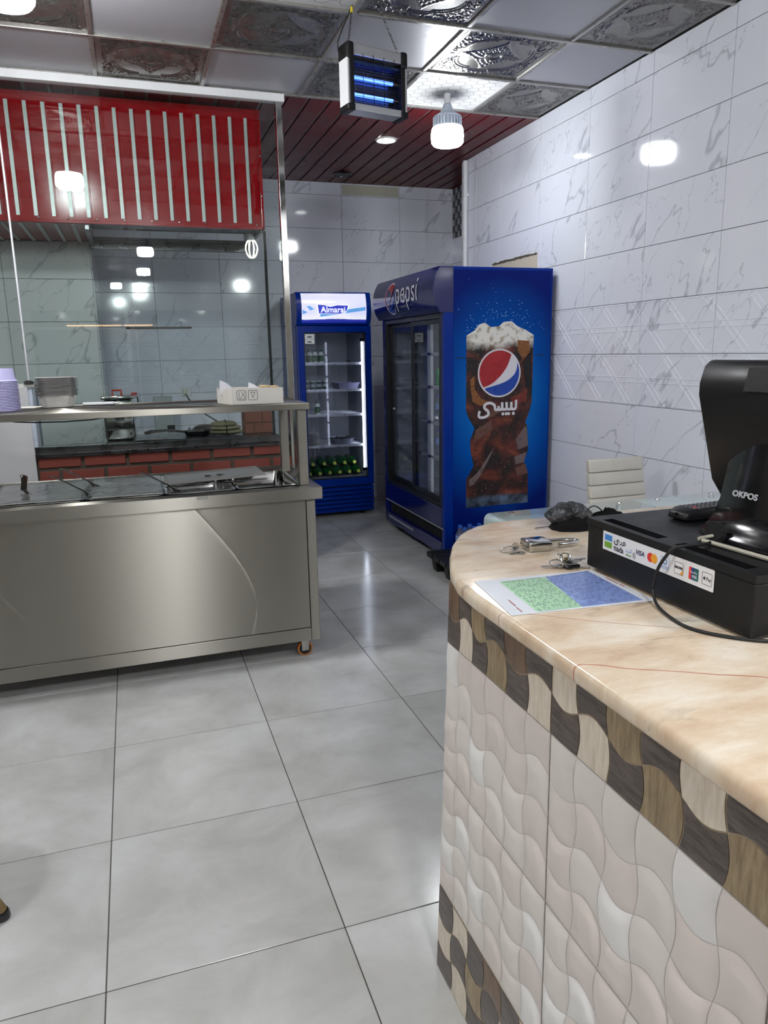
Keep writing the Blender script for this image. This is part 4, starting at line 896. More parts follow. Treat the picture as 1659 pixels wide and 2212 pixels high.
M_FAC = P('print_ice_grey', srgb(96,64,54), 0.3, var=0.25, scale=20); M_FAC2 = P('print_amber', srgb(128,80,36), 0.3, var=0.35, scale=40); M_FAC3 = P('print_pale', srgb(104,88,88), 0.3, var=0.35, scale=15); M_DKB = P('print_dark', srgb(14,8,10), 0.3, var=0.4)
for mt, poly in ((M_FAC,[(2.262,0.955),(2.38,1.015),(2.392,0.955),(2.30,0.895),(2.246,0.865)]),(M_FAC3,[(2.212,0.60),(2.27,0.64),(2.41,0.83),(2.37,0.745),(2.30,0.625),(2.25,0.565),(2.215,0.555)]),(M_FAC3,[(2.655,0.968),(2.67,0.93),(2.68,0.82),(2.60,0.795),(2.58,0.87)]),(M_FAC3,[(2.67,0.775),(2.65,0.70),(2.58,0.69),(2.57,0.745)]),(M_FAC,[(2.66,0.695),(2.684,0.62),(2.60,0.60),(2.58,0.66)]),
                (M_FAC2,[(2.58,1.565),(2.67,1.56),(2.68,1.47),(2.62,1.44),(2.58,1.49)]),(M_FAC2,[(2.215,1.30),(2.25,1.33),(2.25,1.24),(2.30,1.17),(2.36,1.15),(2.30,1.12),(2.235,1.15)]),(P('print_rust', srgb(110,40,26), 0.3, var=0.4, scale=30),[(2.53,1.17),(2.66,1.215),(2.66,1.14),(2.56,1.12)]),(M_DKB,[(2.62,1.42),(2.695,1.50),(2.695,1.24),(2.65,1.23)]),(M_FAC,[(2.34,1.075),(2.43,1.10),(2.47,1.085),(2.40,1.045),(2.36,1.03)])):
    decal(poly, MS2, mt, 'print_facet', bo, 0.0003)
random.seed(9); mb = MB()
for k in range(150):      # printed spray of droplets above the foam
    a = random.uniform(0.15,PI-0.15); r = 0.2+abs(random.gauss(0,0.11)); x, z = 2.45+1.15*r*math.cos(a), 1.52+r*math.sin(a)*0.95
    if 2.12 < x < 2.8 and z > 1.63:
        q = random.uniform(0.0012,0.0036); mb.add([(x-q,SYF-0.0004,z-q),(x+q,SYF-0.0004,z-q*0.6),(x+q*0.8,SYF-0.0004,z+q),(x-q*0.7,SYF-0.0004,z+q*0.8)], [(0,1,2,3)])
tag(mb.build('print_spray', P('print_droplet', srgb(140,180,220), 0.4), sp), kind='stuff')
line2([(2.10,1.455),(2.20,1.45),(2.31,1.452)],0.006,MS2,M_DKB,'scratch',sp); line2([(2.73,1.462),(2.79,1.463)],0.006,MS2,M_DKB,'scratch',sp)
# emblem
M_EWH = P('emblem_white', srgb(214,212,218), 0.3); M_ERED = P('emblem_red', srgb(158,24,32), 0.3); M_EBLU = P('emblem_blue', srgb(16,64,160), 0.3)
def smooth_curve(pts, n=8):
    out = []; p = [pts[0]]+list(pts)+[pts[-1]]
    for i in range(1, len(p)-2):
        for k in range(n):
            t = k/n; q = []
            for c in (0, 1):
                a, b, d, e = p[i-1][c], p[i][c], p[i+1][c], p[i+2][c]
                q.append(0.5*((2*b)+(-a+d)*t+(2*a-5*b+4*d-e)*t*t+(-a+3*b-3*d+e)*t**3))
            out.append(tuple(q))
    out.append(pts[-1]); return out
def emblem(M, rx, ry, par, bulgefn=None):
    def put(pts, mat, nm, off):
        M2 = M @ Matrix.Translation((0,0,off)); pts = [(p[0]*rx, p[1]*ry) for p in pts]
        if bulgefn: return bulgefn(pts, mat, nm, off, par)
        return decal(pts, M2, mat, nm, par, 0.0003)
    put(circ(0,0,1.0,40), M_EWH, 'emblem_disc', 0.0006)
    def arc(a0, a1, n=24, r=0.93): return [(r*math.cos(math.radians(a0+(a1-a0)*k/n)), r*math.sin(math.radians(a0+(a1-a0)*k/n))) for k in range(n+1)]
    cu = smooth_curve([(0.545,0.753),(0.40,0.36),(0.22,0.08),(-0.06,-0.22),(-0.40,-0.45),(-0.735,-0.57)])
    put(arc(54.1,217.8)+cu[::-1][1:-1], M_ERED, 'emblem_red', 0.0010)
    cu = smooth_curve([(0.83,0.42),(0.80,0.14),(0.68,-0.08),(0.40,-0.30),(0.0,-0.45),(-0.69,-0.62)])
    put(arc(222,386.8)+cu[1:-1], M_EBLU, 'emblem_blue', 0.0010)
emblem(frame((2.44,SYF-0.0012,1.342), (1,0,0), (0,0,1)), 0.167, 0.167, sp)
# arabic brand word drawn with strokes
def strokes(specs, M, mat, nm, par, w):
    mb = MB(); M0 = M
    for k_s, pts in enumerate(specs):
        M = M0 @ Matrix.Translation((0,0,0.00025*k_s))      # overlapping strokes lie on one another
        if len(pts) == 1:
            c = circ(pts[0][0],pts[0][1],w*0.62,10); mb.add([M @ Vector((x,y,0)) for x, y in c], [tuple(range(10))]); continue
        P2 = [Vector((x,y,0)) for x, y in smooth_curve(pts, 6)]; n = len(P2); L = []; R_ = []
        for i, p in enumerate(P2):
            d = (P2[min(i+1,n-1)]-P2[max(i-1,0)]).normalized(); q = Vector((-d.y,d.x,0))*w/2; L.append(M @ (p+q)); R_.append(M @ (p-q))
        mb.add(L+R_, [(i,i+1,n+i+1,n+i) for i in range(n-1)])
    return mb.build(nm, mat, par)
AR = [[(1.0,0.62),(1.0,0.40),(0.985,0.30),(0.93,0.28),(0.88,0.30),(0.875,0.42),(0.87,0.55)],[(0.875,0.42),(0.86,0.30),(0.81,0.28),(0.755,0.30),(0.745,0.42),(0.74,0.55)],[(0.745,0.42),(0.735,0.30),(0.69,0.28),(0.635,0.30),(0.625,0.42),(0.62,0.55)],
      [(0.625,0.42),(0.61,0.30),(0.57,0.28),(0.535,0.30),(0.525,0.42)],[(0.525,0.42),(0.515,0.30),(0.475,0.28),(0.435,0.30),(0.42,0.42),(0.40,0.50)],[(0.42,0.42),(0.37,0.50),(0.30,0.54),(0.20,0.52),(0.14,0.44),(0.16,0.34),(0.24,0.24),(0.25,0.12),(0.17,0.04),(0.06,0.02),(0.0,0.06),(0.0,0.18),(0.02,0.26)],
      [(0.93,0.12)],[(0.80,0.12)],[(0.73,0.12)],[(0.64,0.12)]]
MA = frame((2.285,SYF-0.0014,1.035), (1,0,0), (0,0,1))
strokes([[(x*0.29,y*0.19) for x, y in s] for s in AR], MA, M_EWH, 'arabic_lettering', sp, 0.019)
# front header (curved canopy facing -x)
def pbulge(t): return PX0+0.0-0.085*math.sin(PI*min(max(t,0),1))**0.6
hp = [(PX0+0.06,1.755)]+[(pbulge(0.07+0.86*k/14), 1.755+0.297*k/14) for k in range(15)]+[(PX0+0.06,2.052)]
mb = MB(); n = len(hp); vs = [(a,PY0+0.0,b) for a, b in hp]+[(a,PY1,b) for a, b in hp]
mb.add(vs, [tuple(range(n)), tuple(range(n,2*n))[::-1]]+[(i,(i+1)%n,n+(i+1)%n,n+i) for i in range(n)])
hd2 = mb.build('header', M_NAVY, pf, smooth=True)
def ppt(y, z, off): 
    t = 0.07+0.86*(z-1.755)/0.297
    return Vector((pbulge(t)-0.0015-off, y, z))
def pput(pts, mat, nm, off, par):
    # local x runs along -y (reads left to right when seen from the front)
    cy, cz = 5.545, 1.90
    n = len(pts); vs = [ppt(cy-p[0], cz+p[1], off) for p in pts]
    return MB().add(vs, [tuple(range(n))]).build(nm, mat, par)
emblem(Matrix.Identity(4), 0.118, 0.118, hd2, pput)
def curved_text(s, size, mat, nm, par, cy, cz, sx):
    cu = bpy.data.curves.new('t','FONT'); cu.body = s; cu.size = size; cu.align_x = 'CENTER'; cu.align_y = 'CENTER'; cu.resolution_u = 4; cu.offset = 0.0
    t = bpy.data.objects.new('t', cu); C.objects.link(t); bpy.context.view_layer.update(); me = bpy.data.meshes.new_from_object(t)
    C.objects.unlink(t); bpy.data.objects.remove(t); bpy.data.curves.remove(cu)
    bm = bmesh.new(); bm.from_mesh(me); bmesh.ops.triangulate(bm, faces=bm.faces); bmesh.ops.subdivide_edges(bm, edges=[e for e in bm.edges if e.calc_length() > size*0.12], cuts=2); bm.to_mesh(me); bm.free()
    for v in me.vertices: v.co = ppt(cy-v.co.x*sx, cz+v.co.y, 0.003)
    me.materials.clear(); me.materials.append(mat); me.update()
    o = bpy.data.objects.new(nm, me); C.objects.link(o); return attach(o, par)
curved_text('pepsi', 0.235, M_EWH, 'brand_lettering', hd2, 5.20, 1.925, 0.95)
# front frame, sliding doors
FX = PX0-0.005
M_DFR = P('dark_door_profile', srgb(28,30,34), 0.35, 0.3)
MB().box(FX,PX0+0.05,PY0+0.051,PY0+0.06,0.40,1.755).build('front_jamb', M_NAVY, pf)
MB().box(FX,PX0+0.05,PY1-0.05,PY1,0.40,1.755).build('front_jamb', M_NAVY, pf, bevel=0.004)
MB().box(FX+0.004,PX0+0.055,PY0+0.06,PY0+0.095,0.41,1.755).box(FX+0.004,PX0+0.055,PY1-0.085,PY1-0.05,0.41,1.755).box(FX+0.004,PX0+0.055,PY0+0.095,PY1-0.085,1.72,1.755).box(FX+0.004,PX0+0.055,PY0+0.095,PY1-0.085,0.40,0.435).build('door_track', M_DFR, pf, bevel=0.002)
for k, (y0, y1, x) in enumerate(((PY0+0.095,5.345,FX+0.012),(5.305,PY1-0.085,FX+0.036))):
    d = MB().box(x,x+0.016,y0,y0+0.03,0.437,1.718).box(x,x+0.016,y1-0.03,y1,0.437,1.718).box(x,x+0.016,y0+0.03,y1-0.03,1.685,1.718).box(x,x+0.016,y0+0.03,y1-0.03,0.437,0.475).build('sliding_door', M_DFR, pf, bevel=0.002)
    MB().box(x+0.005,x+0.009,y0+0.025,y1-0.025,0.465,1.695).build('door_glass', M_FGLASS, d)
    MB().box(x-0.0008,x+0.0044,(y0+0.06 if k == 0 else y1-0.08),(y0+0.10 if k == 0 else y1-0.05),1.03,1.045).build('arrow_sticker', M_WHITE, d)
MB().box(FX,PX0+0.05,PY0+0.051,PY1,0.255,0.40).build('kick_panel', M_NAVY, pf, bevel=0.005)
MB().box(FX-0.004,FX,PY0+0.02,PY1-0.02,0.247,0.257).build('bright_strip', M_ALU, pf, bevel=0.001)
MB().box(FX,PX0+0.05,PY1-0.06,PY1,0.06,0.255).build('kick_post', M_NAVY, pf, bevel=0.003)
MB().box(FX-0.002,PX0+0.05,PY0+0.051,PY1-0.06,0.06,0.15).build('lower_kick', M_NAVY, pf, bevel=0.006)
MB().box(FX-0.006,FX-0.002,5.3,PY1-0.1,0.105,0.122).build('brand_plate', M_ALU, pf, bevel=0.001)
MB().box(PX0+0.03,PX0+0.05,PY0+0.051,PY1-0.06,0.15,0.255).build('vent_cavity', M_DARKINT, pf)
for z in (0.72,0.98,1.24,1.48):
    s = MB().box(PX0+0.075,PX0+0.09,PY0+0.07,PY1-0.07,z-0.012,z+0.012).build('shelf', M_SHELF, pf, bevel=0.002)
    mb = MB()
    for k in range(22): x = PX0+0.10+k*0.03; mb.box(x,x+0.004,PY0+0.07,PY1-0.07,z,z+0.004)
    mb.build('shelf_wires', M_SHELF, s)
M_PT = emission('cola_fridge_tube', (0.84,0.86,1.0), 9)
MB().lathe([(0.011,0.46),(0.011,1.62)], PX0+0.085,PY0+0.105,0, 10).build('light_tube', M_PT, pf, smooth=True)
MB().box(PX0+0.075,PX0+0.10,5.13,5.19,0.42,1.74).build('mullion', M_OFFW, pf, bevel=0.003)
for x in (PX0+0.1,PX1-0.1):
    for y in (PY0+0.1,PY1-0.1): MB().lathe([(0.03,0),(0.03,0.068)], x,y,0.001, 12).build('foot', M_BLACK, pf)
M_WB = glass('water_bottle_plastic', (0.72,0.78,0.88), 1.35, 0.05, haze=0.12); M_BCAP = P('blue_cap', srgb(40,90,180), 0.4)
wbt = thing('water_bottle', '', 'bottle', (0,0,0))
MB().lathe([(0.03,0),(0.032,0.006),(0.031,0.06),(0.029,0.07),(0.032,0.08),(0.031,0.13),(0.014,0.165),(0.013,0.18)], n=16).build('bottle', M_WB, wbt, local=True, smooth=True)
MB().lathe([(0.0323,0.085),(0.0318,0.125)], n=16, caps=False).build('label_sleeve', P('blue_white_label', srgb(120,150,210), 0.4, var=0.4, scale=50), wbt, local=True)
MB().lathe([(0.015,0.178),(0.015,0.195),(0.001,0.196)], n=12).build('cap', M_BCAP, wbt, local=True)
i = 0
for zi, (z, nm) in enumerate(((0.724,'lowest'),(0.984,'second'))):
    for k in range(5):
        o = wbt if i == 0 else copy_tree(wbt); o.location = (PX0+0.16,4.83+0.085*k,z)
        tag(o, '%s clear water bottle from the near end on the %s shelf of the cola fridge' % (('first','second','third','fourth','fifth')[k], nm), 'bottle', 'water bottles in the cola fridge'); i += 1
gsb = thing('green_can', '', 'can', (0,0,0))
MB().lathe([(0.024,0),(0.03,0.008),(0.03,0.118),(0.025,0.128),(0.001,0.126)], n=18).build('can', P('green_can_paint', srgb(40,170,70), 0.25, 0.4), gsb, local=True, smooth=True)
MB().lathe([(0.0262,0.128),(0.0262,0.131),(0.022,0.131)], n=18).build('rim', M_ALU, gsb, local=True)
i = 0
for k in range(4):
    o = gsb if i == 0 else copy_tree(gsb); o.location = (PX0+0.15,4.85+0.09*k,1.244)
    tag(o, '%s green soda can from the near end on the third shelf of the cola fridge' % ('first','second','third','fourth')[k], 'can', 'green cans in the cola fridge'); i += 1

# ---- black plastic pallet in front of the cola fridge, with a water pack
pa = thing('plastic_pallet', 'black plastic pallet on the floor in front of the cola fridge', 'pallet', (2.2,4.35,0))
for k in range(5): MB().box(1.86,2.66,4.06+0.115*k,4.16+0.115*k,0.095,0.13).build('deck_board', M_BLACK, pa, bevel=0.004)
for x in (1.9,2.22,2.54):
    for y in (4.08,4.30,4.52): MB().prism([(x,0.0),(x+0.07,0.0),(x+0.09,0.095),(x-0.02,0.095)], 'y', y, y+0.07).build('foot_block', M_BLACK, pa, bevel=0.004)
i = 0
for r in range(2):
    for k in range(4):
        o = copy_tree(wbt); o.location = (2.06+0.072*k,4.42+0.072*r,0.131); i += 1
        tag(o, '%s bottle of the %s row of water standing on the black pallet' % (('first','second','third','fourth')[k], 'back' if r else 'front'), 'bottle', 'water bottles on the pallet')

# ================================================================= CASHIER COUNTER
cc = thing('cashier_counter', 'cashier counter with peach marble top and wavy white and brown relief tiles', 'counter', (0.9,0.6,0))
M_BODY = P('counter_render', srgb(96,86,76), 0.85)
bp_ = [(0.612,-0.6),(0.612,1.352),(0.86,1.60),(1.54,1.60),(1.54,1.16),(1.24,1.16),(1.24,-0.6)]
MB().prism(bp_, 'z', 0.0, 1.03).build('body', M_BODY, cc)
for (ax_, ay_), (bx_, by_) in (((0.612,1.352),(0.86,1.60)),((0.86,1.60),(1.54,1.60))):      # plain tiled end and back of the counter
    d_ = Vector((bx_-ax_,by_-ay_,0)); n_ = int(round(d_.length/0.32)); nn = Vector((-d_.y,d_.x,0)).normalized()*0.01
    for z0_, z1_, m_e in ((0.002,0.248,'b'),(0.25,0.565,'w'),(0.567,0.883,'w'),(0.885,1.026,'b')):
        for k_ in range(max(1,n_)):
            a_ = Vector((ax_,ay_,0))+d_*(k_+0.006)/max(1,n_); b_ = Vector((ax_,ay_,0))+d_*(k_+0.994)/max(1,n_)
            vs_ = [a_+Vector((0,0,z0_)),b_+Vector((0,0,z0_)),b_+Vector((0,0,z1_)),a_+Vector((0,0,z1_))]; vs_ += [v_+nn for v_ in vs_]
            MB().add(vs_, [(0,1,2,3),(7,6,5,4),(0,4,5,1),(1,5,6,2),(2,6,7,3),(3,7,4,0)]).build('end_tile', P('end_tile_white', srgb(216,210,204), 0.36) if m_e == 'w' else P('end_tile_brown', srgb(104,86,70), 0.4), cc)
def marble_top():
    m, nt, b = newmat('peach_marble')
    tc = N(nt, 'ShaderNodeTexCoord'); mp = N(nt, 'ShaderNodeMapping'); mp.inputs['Rotation'].default_value = (0,0,0.12); mp.inputs['Scale'].default_value = (1.0,2.6,1.0); nt.links.new(tc.outputs['Object'], mp.inputs[0])
    n1 = N(nt, 'ShaderNodeTexNoise'); setin(n1, {'Scale': 5.5, 'Detail': 8.0, 'Roughness': 0.66, 'Distortion': 0.3}); nt.links.new(mp.outputs[0], n1.inputs['Vector'])
    cr = N(nt, 'ShaderNodeValToRGB'); nt.links.new(n1.outputs['Fac'], cr.inputs[0]); e = cr.color_ramp.elements
    e[0].position = 0.3; e[0].color = (*srgb(190,164,138),1); e[1].position = 0.72; e[1].color = (*srgb(227,219,205),1); q = e.new(0.46); q.color = (*srgb(208,188,162),1); q = e.new(0.58); q.color = (*srgb(218,205,184),1)
    n2 = N(nt, 'ShaderNodeTexNoise'); setin(n2, {'Scale': 9.0, 'Detail': 5.0, 'Distortion': 1.0}); nt.links.new(mp.outputs[0], n2.inputs['Vector'])
    r2 = N(nt, 'ShaderNodeMapRange'); setin(r2, {'From Min': 0.63, 'From Max': 0.78, 'To Min': 0.0, 'To Max': 0.6}); nt.links.new(n2.outputs['Fac'], r2.inputs['Value'])
    m1 = N(nt, 'ShaderNodeMix', data_type='RGBA'); nt.links.new(r2.outputs[0], m1.inputs[0]); nt.links.new(cr.outputs[0], m1.inputs[6]); m1.inputs[7].default_value = (*srgb(92,84,80),1)
    se = N(nt, 'ShaderNodeSeparateXYZ'); nt.links.new(tc.outputs['Object'], se.inputs[0]); n3 = N(nt, 'ShaderNodeTexNoise'); setin(n3, {'Scale': 7.0, 'Detail': 2.0}); nt.links.new(tc.outputs['Object'], n3.inputs['Vector'])
    last = m1.outputs[2]
    for a, sl, st in ((0.834,-0.575,0.75),(1.068,-0.72,0.55)):      # natural red veins in the stone: y = a + sl*(x-0.56)
        k1 = N(nt, 'ShaderNodeMath', operation='MULTIPLY_ADD'); k1.inputs[1].default_value = -sl; k1.inputs[2].default_value = 0.56*sl-a; nt.links.new(se.outputs['X'], k1.inputs[0])
        k2 = N(nt, 'ShaderNodeMath', operation='ADD'); nt.links.new(k1.outputs[0], k2.inputs[0]); nt.links.new(se.outputs['Y'], k2.inputs[1])
        k3 = N(nt, 'ShaderNodeMath', operation='MULTIPLY_ADD'); k3.inputs[1].default_value = 0.035; nt.links.new(n3.outputs['Fac'], k3.inputs[0]); nt.links.new(k2.outputs[0], k3.inputs[2])
        k4 = N(nt, 'ShaderNodeMath', operation='SUBTRACT'); k4.inputs[1].default_value = 0.0175; nt.links.new(k3.outputs[0], k4.inputs[0]); k5 = N(nt, 'ShaderNodeMath', operation='ABSOLUTE'); nt.links.new(k4.outputs[0], k5.inputs[0])
        r = N(nt, 'ShaderNodeMapRange'); setin(r, {'From Min': 0.0006, 'From Max': 0.0026, 'To Min': st, 'To Max': 0.0}); nt.links.new(k5.outputs[0], r.inputs['Value'])
        mm = N(nt, 'ShaderNodeMix', data_type='RGBA'); nt.links.new(r.outputs[0], mm.inputs[0]); nt.links.new(last, mm.inputs[6]); mm.inputs[7].default_value = (*srgb(160,62,48),1); last = mm.outputs[2]
    nt.links.new(last, b.inputs['Base Color']); setin(b, {'Roughness': 0.16, 'Subsurface Weight': 0.0}); return m
slab = [(0.562,-0.65),(0.562,1.17),(0.568,1.25),(0.59,1.335),(0.63,1.43),(0.674,1.516),(0.724,1.591),(0.76,1.628),(0.80,1.658),(0.85,1.679),(0.92,1.685),(1.6,1.668),(1.6,1.10),(1.3,1.10),(1.3,-0.65)]
MB().prism(slab, 'z', 1.028, 1.06).build('countertop', marble_top(), cc, bevel=0.011, seg=4, smooth=True)
def wood(name, c1, c2):
    m, nt, b = newmat(name)
    tc = N(nt, 'ShaderNodeTexCoord'); oi = N(nt, 'ShaderNodeObjectInfo'); sc_ = N(nt, 'ShaderNodeVectorMath', operation='SCALE'); sc_.inputs[0].default_value = (3,7,5); nt.links.new(oi.outputs['Random'], sc_.inputs['Scale'])
    ad = N(nt, 'ShaderNodeVectorMath', operation='ADD'); nt.links.new(tc.outputs['Object'], ad.inputs[0]); nt.links.new(sc_.outputs[0], ad.inputs[1])
    mp = N(nt, 'ShaderNodeMapping'); mp.inputs['Rotation'].default_value = (0.35,0,0); mp.inputs['Scale'].default_value = (1,9.0,60.0) if name.startswith('dark') else (1,60.0,9.0); nt.links.new(ad.outputs[0], mp.inputs[0])
    nz = N(nt, 'ShaderNodeTexNoise'); setin(nz, {'Scale': 2.0, 'Detail': 5.0, 'Roughness': 0.65}); nt.links.new(mp.outputs[0], nz.inputs['Vector'])
    cr = N(nt, 'ShaderNodeValToRGB'); nt.links.new(nz.outputs['Fac'], cr.inputs[0]); cr.color_ramp.elements[0].position = 0.33; cr.color_ramp.elements[0].color = (*c1,1); cr.color_ramp.elements[1].position = 0.7; cr.color_ramp.elements[1].color = (*c2,1)
    nt.links.new(cr.outputs[0], b.inputs['Base Color']); setin(b, {'Roughness': 0.38}); return m
M_WD = wood('dark_wood_print', srgb(58,50,46), srgb(108,98,92)); M_WB_ = wood('brown_wood_print', srgb(84,64,48), srgb(130,106,84)); M_WT = wood('tan_wood_print', srgb(120,102,76), srgb(166,148,116)); M_WC = wood('cream_wood_print', srgb(196,184,166), srgb(226,216,200))
M_W1 = P('white_relief_glaze', srgb(219,214,208), 0.36, var=0.02); M_W2 = P('pinkish_relief_glaze', srgb(215,206,201), 0.36, var=0.02); M_W3 = P('bright_relief_glaze', srgb(228,227,225), 0.36, var=0.02)
M_BG = P('bone_grout', srgb(176,158,134), 0.8); M_WG = P('white_tile_body', srgb(214,206,200), 0.4)
FXC = 0.6
def yend(z): return 1.437-0.075*z
def lean(y, z): return y if y <= 1.2 else 1.2+(y-1.2)*(yend(z)-1.2)/(1.42-1.2)
def relief_tile(name, y0, y1, z0, z1, nc, nr, white, seed, c_off=0, r_off=0):
    rs = random.Random(seed)
    tb = MB(); q = [(lean(y0+0.001,z),z) for z in (z0+0.001,)]
    vs = []
    for x in (FXC, 0.613):
        vs += [(x,lean(y0+0.0012,z0),z0+0.0008),(x,lean(y1-0.0012,z0),z0+0.0008),(x,lean(y1-0.0012,z1),z1-0.0008),(x,lean(y0+0.0012,z1),z1-0.0008)]
    tb.add(vs, [(0,1,2,3),(7,6,5,4),(0,4,5,1),(1,5,6,2),(2,6,7,3),(3,7,4,0)])
    t = tb.build(name, M_WG if white else M_BG, cc)
    pw, ph = (y1-y0)/nc, (z1-z0)/nr
    for c in range(nc):
        for r in range(nr):
            cg, rg = c+c_off, r+r_off
            def hb(s, rr, cl=c, cgl=cg):      # horizontal boundary
                amp = 0.0 if (rr == 0 or rr == nr) else 0.19*ph*(-1 if cgl % 2 else 1)
                return z0+ph*rr+amp*math.sin(PI*s)
            def vb(u, ccx, rgl=rg):
                amp = 0.0 if (ccx == 0 or ccx == nc) else 0.09*pw*(1 if rgl % 2 else -1)
                return y0+pw*ccx+amp*math.sin(PI*u)
            n = 6; gi = 0.016 if not white else 0.004; ev = (cg+rg) % 2 == 0
            g0, g1, g2, g3 = (0.024 if c == 0 else gi), (0.024 if c == nc-1 else gi), (0.022 if r == 0 else gi), (0.022 if r == nr-1 else gi)
            def fn(s, u):
                s2 = g0+(1-g0-g1)*s; u2 = g2+(1-g2-g3)*u
                zz = hb(s2,r)*(1-u2)+hb(s2,r+1)*u2; yy = vb(u2,c)*(1-s2)+vb(u2,c+1)*s2
                if white:
                    h = 0.0012+(0.0068*max(0,math.sin(PI*u2))**0.35*(0.3+0.7*u2) if ev else 0.0036*max(0,math.sin(PI*s2))**0.35*(0.5+0.5*s2))
                    if s in (0,1) or u in (0,1): h = 0.0006
                else: h = 0.0009+0.0014*(math.sin(PI*s2)*math.sin(PI*u2))**0.5
                return (FXC-h, lean(yy, zz), zz)
            mat = (rs.choice([M_W1,M_W2,M_W1,M_W2,M_W3]) if ev else rs.choice([M_W1,M_W2])) if white else (rs.choice([M_WB_,M_WT,M_WC]) if ev else M_WD)
            MB().grid(n, n, fn).build('tile_piece', mat, t, smooth=True)
JY = [1.42, 0.951, 0.501, 0.051, -0.399]
for k, (yb, ya) in enumerate(zip(JY[:-1], JY[1:])):
    nr_ = 6
    relief_tile('border_tile', ya, yb, 0.885, 1.028, nr_, 2, False, 10+k)
    relief_tile('relief_tile', ya, yb, 0.567, 0.885, nr_, 4, True, 20+k)
    relief_tile('relief_tile', ya, yb, 0.248, 0.567, nr_, 4, True, 30+k)
    relief_tile('base_tile', ya, yb, 0.0, 0.248, nr_, 3, False, 40+k)

# ---- cash drawer
CZ = 1.06
dr = thing('cash_drawer', 'black metal cash drawer with a payment card sticker on the counter', 'cash drawer', (1.06,1.02,CZ))
MB().box(0.85,1.27,0.808,1.236,CZ+0.006,CZ+0.092).build('drawer_body', M_MBLACK, dr, bevel=0.003)
mb = MB().box(0.848,0.862,0.806,1.238,1.153,1.166).box(0.886,1.272,0.806,1.238,1.153,1.166)
for a, b in ((0.806,0.84),(1.0,1.043),(1.206,1.238)): mb.box(0.862,0.886,a,b,1.153,1.166)
mb.build('top_plate', M_MBLACK, dr)
MB().box(0.856,0.892,0.83,1.22,1.1525,1.1535).build('slot_floor', M_DARKINT, dr)
for a, b in ((0.845,0.995),(1.048,1.2)): MB().box(0.868,0.872,a,b,1.1536,1.157).build('slot_rib', M_GBLACK, dr, bevel=0.001)
for x in (0.88,1.24):
    for y in (0.84,1.2): MB().lathe([(0.012,0),(0.012,0.006)], x,y,CZ+0.0005, 12).build('foot', M_RUBBER, dr)
M_STK = P('white_sticker', srgb(226,226,228), 0.4, var=0.02)
MK = frame((0.8493,1.1825,1.1145), (0,-1,0), (0,0,1))
stk = decal(rrect(0,0.294,0,0.037,0.002), MK, M_STK, 'card_sticker', dr, 0.0005)
def KM(off=0.0007): return MK @ Matrix.Translation((0,0,off))
def col(n, r, g, b): return P(n, srgb(r,g,b), 0.45, var=0.02)
M_K1, M_K2, M_K3, M_KR, M_KO, M_KD = col('ink_blue',60,130,200), col('ink_green',110,160,50), col('ink_black',32,34,44), col('ink_red',220,50,40), col('ink_orange',236,160,40), col('ink_teal',20,90,90)
def kd(pts, m, nm, off=0.0007): return decal(pts, KM(off), m, nm, stk, 0.0001)
kd([(0.006,0.020),(0.029,0.020),(0.029,0.0315),(0.006,0.0315)], M_K1, 'logo_block'); kd([(0.006,0.006),(0.029,0.006),(0.029,0.0175),(0.006,0.0175)], M_K2, 'logo_block')
def ktext(s, sz, u, v, m=M_K3, sx=1.0, off=0.0003, sh=0.0): return text(s, sz, m, 'sticker_lettering', stk, KM(0.0008) @ Matrix.Translation((u,v,0)), ext=0.00005, sx=sx, off=off, shear=sh)
ktext('mada', 0.0165, 0.0495, 0.0105, sx=0.85); ktext('VISA', 0.0125, 0.112, 0.0185, sx=1.0, sh=0.15, m=col('ink_navy',40,44,90))
strokes([[(0.066,0.021),(0.069,0.025),(0.066,0.028),(0.063,0.025),(0.064,0.021),(0.06,0.021)],[(0.059,0.027),(0.057,0.021),(0.053,0.021)],[(0.052,0.025),(0.047,0.028),(0.044,0.025),(0.047,0.022),(0.044,0.018),(0.038,0.019),(0.036,0.025)]], KM(0.0008), M_K3, 'sticker_lettering', stk, 0.002)
ktext('atheer', 0.008, 0.080, 0.0065, m=M_K2, sx=0.8, off=0.0)
strokes([[(0.072,0.014),(0.076,0.012),(0.08,0.0125),(0.084,0.012),(0.087,0.0125)],[(0.087,0.0125),(0.087,0.019)],[(0.078,0.016)],[(0.082,0.016)]], KM(0.0008), M_K1, 'sticker_lettering', stk, 0.0012)
for k in range(3): strokes([[(0.092+0.0025*k,0.006-0.001*k),(0.0935+0.003*k,0.010),(0.092+0.0025*k,0.014+0.001*k)]], KM(0.0008), M_K3, 'contactless_mark', stk, 0.0009)
kd(circ(0.141,0.0185,0.0085,20), M_KR, 'card_mark'); kd(circ(0.151,0.0185,0.0085,20), M_KO, 'card_mark', 0.0008)
def kring(x0, x1, y0, y1, m, w=0.0007):
    o, i = rrect(x0,x1,y0,y1,0.0018), rrect(x0+w,x1-w,y0+w,y1-w,0.0012); n = len(o)
    return MB().add([KM(0.0008) @ Vector((p[0],p[1],0)) for p in o+i], [(k,(k+1)%n,n+(k+1)%n,n+k) for k in range(n)]).build('card_frame', m, stk)
kring(0.168,0.190,0.008,0.029,M_K1); kd(circ(0.179,0.021,0.0055,16), M_K1, 'card_mark'); kd(circ(0.179,0.021,0.0035,16), M_STK, 'card_mark', 0.0009); ktext('Diners Club', 0.0045, 0.179, 0.0115, m=M_K1, off=0.0, sx=0.75)
kring(0.203,0.225,0.008,0.029,M_K3); ktext('DISCOVER', 0.0052, 0.2135, 0.0195, sx=0.78); kd([(0.217,0.0087),(0.2243,0.0087),(0.2243,0.0185)], M_KO, 'card_mark')
